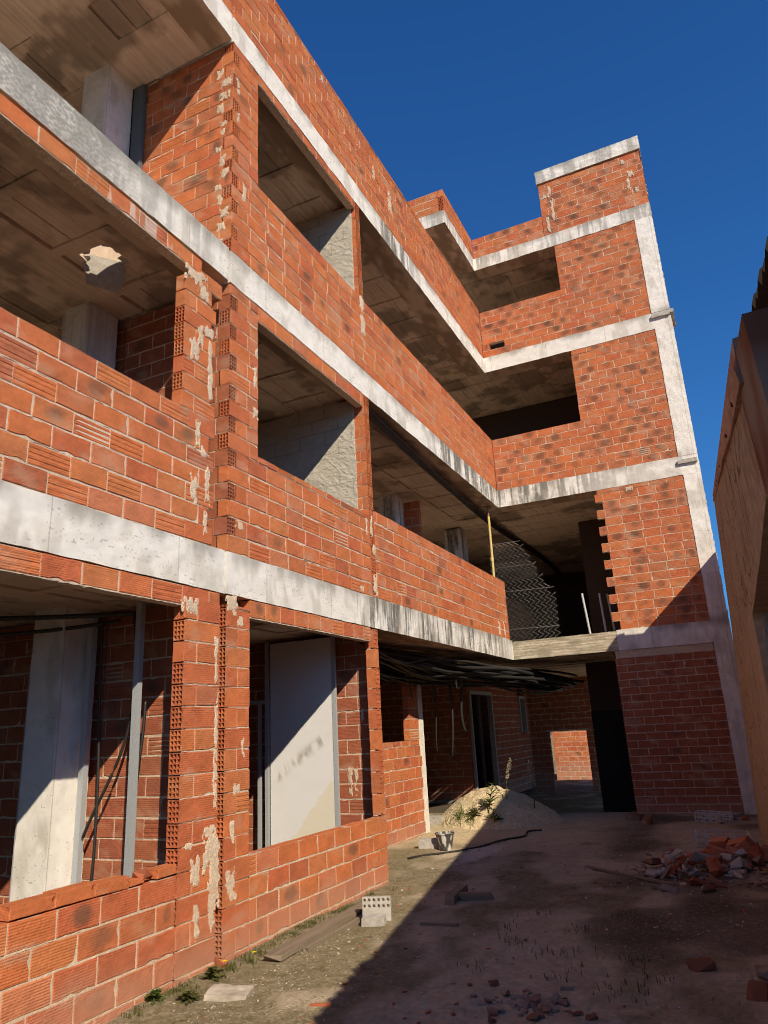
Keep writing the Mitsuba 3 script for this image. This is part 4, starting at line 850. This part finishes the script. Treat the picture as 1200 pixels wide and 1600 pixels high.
# moss and weeds along the wall foot
mo = []
for i in range(70):
    y = r3.uniform(-1.05, 2.6); mo.append(tuft(None, 0.06 + abs(r3.normal(0, 0.07)), y, 16, 0.035, 0.03, 500 + i))
k = thing('wall_moss', 'low mossy growth along the foot of the sunlit facade', 'moss'); scene[k] = ply(cat(mo), 'm_moss'); stuff(k)
leafy('clump', 'grey-green clump of weeds with a yellow flower at the wall joint', 0.16, -0.3, 0.08, 60, 0.03, 0.08, 41, mat='m_moss')
leafy('clump', 'low weed clump in the near left corner beside the flat stone', 0.3, -0.72, 0.06, 70, 0.025, 0.09, 42, mat='m_moss')
leafy('clump', 'bright green tuft against the wall foot at the lower left', 0.07, -0.78, 0.07, 50, 0.03, 0.08, 43)
for x, y, lb in ((0.2, -0.22, 'small yellow flower beside the wall joint, left of two'), (0.28, 0.02, 'small yellow flower on the mossy ground, right of two')):
    k = thing('flower', lb, 'flower'); pet = [move(leaf(0.022, 0.016, 0.004, 0), (x, y, base_z(x, y) + 0.09), (0, -0.3, a)) for a in np.arange(6) * 1.05]
    add(k, 'petals', cat(pet), 'm_flower'); add(k, 'stem', tube([(x, y, base_z(x, y) - 0.005), (x, y, base_z(x, y) + 0.09)], 0.002, 4), 'm_leaf')

# ---------------------------------------------------------------- things lying in the yard
def on(x, y): return float(gz(x, y))
# bucket
B = thing('bucket', 'mortar-splashed black rubber bucket on the sunlit ground', 'bucket'); bx, by, bz = -0.12, 5.0, on(-0.12, 5.0) - 0.004
prof = [(0.0, 0.0), (0.085, 0.0), (0.125, 0.2), (0.136, 0.2), (0.136, 0.214), (0.12, 0.214), (0.115, 0.16), (0.0, 0.15)]
m = trimesh.creation.revolve(np.array(prof), sections=28); m.apply_translation((bx, by, bz)); add(B, 'body', m, 'm_bucket', smooth=30)
add(B, 'handle', tube([(bx + 0.137 * math.cos(a), by + 0.137 * math.sin(a), bz + 0.195 + 0.03 * math.sin(a * 2)) for a in np.linspace(0.2, 2.9, 14)], 0.005, 5), 'm_wire')
k = thing('grey_block', 'grey cement block lying left of the bucket', 'block'); scene[k] = ply(move(rough(box(-0.14, 0.14, -0.06, 0.06, 0, 0.12), 0.03, 0.006, 20, 3), (-0.38, 5.06, on(-0.38, 5.06) - 0.004), (0, 0, 0.25)), 'm_grey')
# perforated concrete block, and its broken half
def perforated(L_, H_, D_, nx, nz, r, seed):
    P = sg.box(0, 0, L_, H_)
    for i in range(nx):
        for j in range(nz): P = P.difference(sg.Point(L_ * (i + 0.5) / nx, H_ * (0.5 + (j + 0.5) / nz * 0.5)).buffer(r, 6))
    return trimesh.creation.extrude_polygon(P, D_, engine='earcut')
k = thing('perforated_block', 'grey perforated brick standing on edge on the sunlit ground', 'block')
m = perforated(0.25, 0.19, 0.09, 6, 2, 0.013, 1); m = move(m, (0, 0, 0), (math.pi / 2 - 0.12, 0, 0)); m = move(m, (0.5, 1.36, on(0.6, 1.3) - 0.006), (0, 0, 0.35)); scene[k] = ply(m, 'm_grey')
k = thing('block_fragment', 'broken half of a grey block leaning before the perforated brick', 'block'); scene[k] = ply(move(rough(box(-0.1, 0.1, -0.05, 0.05, 0, 0.075), 0.03, 0.01, 16, 8), (0.66, 1.24, on(0.66, 1.24) - 0.006), (0.12, 0, 0.3)), 'm_grey')
# planks
def plank(label, p0, p1, w, th, seed, name='plank', mat='m_wood', roll=0.0, lift=(0.0, 0.0)):
    p0, p1 = np.array(p0, float), np.array(p1, float); d = p1 - p0; Ln = float(np.linalg.norm(d)); a = math.atan2(d[1], d[0])
    n = max(4, int(Ln / 0.08)); r = np.random.default_rng(seed); V, UV = [], []
    for i in range(n + 1):
        t = i / n; j = 0.35 * (r.random(4) - 0.5) * (th if i in (0, n) else th * 0.15)
        for q, (c, s) in enumerate(((-0.5, 0), (0.5, 0), (0.5, 1), (-0.5, 1))): V.append((t * Ln + j[q] * 3 * (1 if i in (0, n) else 0), c * w + j[q] * 0.3, s * th + j[q] * 0.2)); UV.append((t * Ln, c * w + s * 0.3))
    F = []
    for i in range(n):
        for q in range(4):
            a0, b0 = i * 4 + q, i * 4 + (q + 1) % 4; F += [(a0, a0 + 4, b0 + 4), (a0, b0 + 4, b0)]
    F += [(0, 1, 2), (0, 2, 3), (n * 4, n * 4 + 2, n * 4 + 1), (n * 4, n * 4 + 3, n * 4 + 2)]
    V = np.array(V); z0 = on(*p0) + lift[0]; z1 = on(*p1) + lift[1]
    R_ = trimesh.transformations.euler_matrix(roll, -math.atan2(z1 - z0, Ln), a)[:3, :3]; V = V @ R_.T + np.array([p0[0], p0[1], z0])
    k = thing(name, label, 'plank' if name == 'plank' else 'wood'); scene[k] = ply(trimesh.Trimesh(V, np.array(F), process=False), mat, uv=np.array(UV)); return k
plank('long weathered plank lying along the foot of the sunlit wall', (0.36, 0.14), (0.3, 2.05), 0.15, 0.035, 1, lift=(0.012, 0.03))
plank('narrow weathered lath lying against the long plank, on its yard side', (0.49, 0.4), (0.42, 1.9), 0.045, 0.03, 2, lift=(0.0, 0.0))
plank('short upright-grained wood block with a pale end in the shaded yard', (1.03, 2.1), (0.98, 2.62), 0.09, 0.075, 3, name='wood_offcut')
plank('short dark wood offcut crossing behind the pale-ended block', (1.06, 2.28), (1.36, 2.36), 0.08, 0.06, 4, name='wood_offcut')
plank('thin stick lying in the shaded yard nearer than the two offcuts', (1.08, 1.27), (1.4, 1.31), 0.03, 0.02, 5, name='stick')
plank('long thin batten lying left of the rubble heap', (1.95, 4.0), (2.95, 3.15), 0.035, 0.02, 6, name='batten')
cable('hose', 'dark hose snaking over the ground from behind the bucket into the shade', 'hose', [(x, y, on(x, y) + 0.012) for x, y in ((-0.35, 4.25), (-0.15, 4.6), (0.1, 4.9), (0.35, 5.3), (0.5, 5.9), (0.62, 6.4), (0.58, 6.75), (0.75, 6.85))], 0.014, n=40)
k = thing('flat_stone', 'pale flat slab of stone on the ground in the near left corner', 'stone'); scene[k] = ply(move(rough(box(-0.14, 0.14, -0.09, 0.09, 0, 0.05), 0.03, 0.012, 12, 6), (0.5, -0.56, on(0.5, -0.56) - 0.012), (0.03, 0.02, 0.3)), 'm_stone')
k = thing('brick_sliver', 'thin orange sliver of brick in the sun near the shadow edge', 'brick'); scene[k] = ply(move(chunk((0.14, 0.06, 0.02), 21, jag=0.15), (1.18, -0.55, on(1.18, -0.55) + 0.006), (0, 0, 0.2)), 'm_rubble_red')
k = thing('brick_sliver', 'orange corner of hollow brick wedged at the foot of the wall joint', 'brick'); scene[k] = ply(move(chunk((0.1, 0.05, 0.08), 22, jag=0.12), (0.03, -0.05, on(0.03, -0.05) + 0.02), (0.4, 0.5, 0.3)), 'm_rubble_red')
# rubble heap by the shed
RG = 'broken pieces heaped by the shed wall'
rr = np.random.default_rng(77)
kinds = [('m_rubble_red', 'red brick piece'), ('m_grey', 'grey concrete piece'), ('m_rubble', 'dusty brown brick piece'), ('m_stone', 'pale stone piece'), ('m_wood', 'splintered wood piece')]
for i in range(110):
    t = rr.random(); px = 2.66 + 1.05 * t + rr.normal(0, 0.05); py = 3.95 + rr.normal(0, 0.38) + 0.25 * (t > 0.5); pz = on(px, py) + max(0, 0.16 - 0.2 * abs(py - 4.0)) * rr.random() * 1.2
    kd = kinds[rr.choice(5, p=[0.2, 0.24, 0.34, 0.12, 0.1])]; s = rr.uniform(0.04, 0.15)
    sz = (s * 1.5, s, s * rr.uniform(0.3, 0.7)) if kd[0] != 'm_wood' else (s * 2.4, 0.04, 0.025)
    k = thing('rubble', f'{kd[1]} among the rubble heaped against the shed wall', 'rubble', f'{kd[1]}s in the rubble heap')
    scene[k] = ply(move(chunk(sz, 700 + i, jag=0.16), (px, py, pz + sz[2] * 0.3), (rr.normal(0, 0.4), rr.normal(0, 0.4), rr.uniform(0, 3.1))), kd[0], **({'uv': None}))
for i in range(7):
    px, py = 3.15 + 0.1 * i, 4.75 + rr.normal(0, 0.12); M = np.eye(4); M[:3, :3] = trimesh.transformations.euler_matrix(rr.normal(0, 0.3), rr.normal(0, 0.35), rr.uniform(-0.6, 0.6))[:3, :3] @ np.diag([0.62, 1, 0.9]); M[:3, 3] = (px, py, on(px, py) + 0.03)
    k = thing('hollow_brick', ['first', 'second', 'third', 'fourth', 'fifth', 'sixth', 'seventh'][i] + ' orange hollow brick from the left at the back of the rubble heap', 'brick', 'hollow bricks on the rubble heap'); scene[k] = {**variant_ply('front', 'hollow', i % 8), 'to_world': T(M)}
def crate(label, x, y, w, d, h, rz):
    k = thing('crate', label, 'crate'); bars = []
    for z in (0.01, h / 2, h): bars += [box(-w / 2, w / 2, -d / 2, -d / 2 + 0.012, z - 0.008, z + 0.008), box(-w / 2, w / 2, d / 2 - 0.012, d / 2, z - 0.008, z + 0.008), box(-w / 2, -w / 2 + 0.012, -d / 2, d / 2, z - 0.008, z + 0.008), box(w / 2 - 0.012, w / 2, -d / 2, d / 2, z - 0.008, z + 0.008)]
    for i in range(6):
        xx = -w / 2 + w * i / 5; bars += [box(xx - 0.009, xx + 0.009, -d / 2 + 0.001, -d / 2 + 0.014, 0, h + 0.004), box(xx - 0.009, xx + 0.009, d / 2 - 0.014, d / 2 - 0.001, 0, h + 0.004), box(xx - 0.009, xx + 0.009, -d / 2, d / 2, 0.0, 0.01)]
    m = move(cat(bars), (x, y, on(x, y) - 0.003), (0, 0.04, rz)); scene[k] = ply(m, 'm_wire')
crate('white slatted crate behind the rubble heap', 3.32, 5.75, 0.62, 0.34, 0.16, 0.1)
crate('white slatted crate nearer the wing wall by the foot of the column', 3.15, 8.05, 0.5, 0.3, 0.13, -0.1)
for i in range(26):
    px, py = rr.uniform(2.9, 3.6), 8.45 + rr.normal(0, 0.2)
    if py > 8.85: py = 8.8
    kd = kinds[rr.choice(4)]; s = rr.uniform(0.05, 0.15); k = thing('rubble', f'{kd[1]} in the small litter at the foot of the wing wall', 'rubble', f'{kd[1]}s at the wing wall foot')
    scene[k] = ply(move(chunk((s * 1.3, s, s * 0.6), 1200 + i), (px, py, on(px, py) + s * 0.2), (rr.normal(0, 0.4), 0.2, rr.uniform(0, 3))), kd[0])
for x, y, s, lb in ((1.95, 8.2, 0.3, 'dark brick lump lying left of the wing wall corner'), (2.2, 7.75, 0.2, 'upright dark lump with a pale foot at the wing wall corner')):
    k = thing('debris', lb, 'debris'); scene[k] = ply(move(chunk((s, 0.16, 0.14 if s > 0.25 else 0.24), int(s * 100)), (x, y, on(x, y) + 0.05)), 'm_rubble')
for x, y, s, lb in ((3.3, 0.72, 0.22, 'flat pale brick lying alone in the shaded right foreground'), (3.66, 0.62, 0.2, 'brown brick piece nearest the right edge'), (3.62, 0.3, 0.24, 'dark tray-like brick shell at the right edge, nearest the camera'), (3.75, 0.95, 0.16, 'stone lump against the shed, right edge')):
    k = thing('loose_brick', lb, 'brick'); scene[k] = ply(move(chunk((s * 0.75, s * 0.5, s * 0.26), int(x * 1000), jag=0.12), (x, y, on(x, y) + s * 0.12), (0.05, 0.05, x * 3)), 'm_rubble')
# small scatter
def scatter(label, name, n, fx, size, mat, seed, cat_):
    r = np.random.default_rng(seed); ms = []
    for i in range(n):
        x, y = fx(r); s = r.uniform(*size); ms.append(move(chunk((s * 1.4, s, s * 0.55), seed + i), (x, y, on(x, y) + s * 0.12), (r.normal(0, 0.2), r.normal(0, 0.2), r.uniform(0, 3.1))))
    k = thing(name, label, cat_); scene[k] = ply(cat(ms), mat); stuff(k)
scatter('pale pebbles and mortar crumbs strewn over the yard', 'pebbles', 420, lambda r: (r.uniform(0.15, 3.7), r.uniform(-1.6, 7.0)), (0.006, 0.024), 'm_stone', 10, 'pebbles')
scatter('fine pale grit along the foot of the facade', 'grit', 260, lambda r: (0.4 + abs(r.normal(0, 0.22)), r.uniform(-1.0, 1.0)), (0.004, 0.012), 'm_stone', 11, 'grit')
scatter('broken tile chips scattered in the shaded foreground', 'brick_chips', 60, lambda r: (2.35 + r.normal(0, 0.16), -0.2 + r.normal(0, 0.2)), (0.02, 0.07), 'm_rubble', 12, 'brick chips')
scatter('fine dusty rubble fragments spread round the heap by the shed', 'rubble_fines', 420, lambda r: (3.15 + r.normal(0, 0.42), 3.9 + r.normal(0, 0.4)), (0.012, 0.05), 'm_rubble', 14, 'rubble')
scatter('small red brick crumbs around the yard', 'brick_crumbs', 120, lambda r: (r.uniform(0.3, 3.6), r.uniform(-1.2, 6)), (0.01, 0.03), 'm_rubble_red', 13, 'brick crumbs')
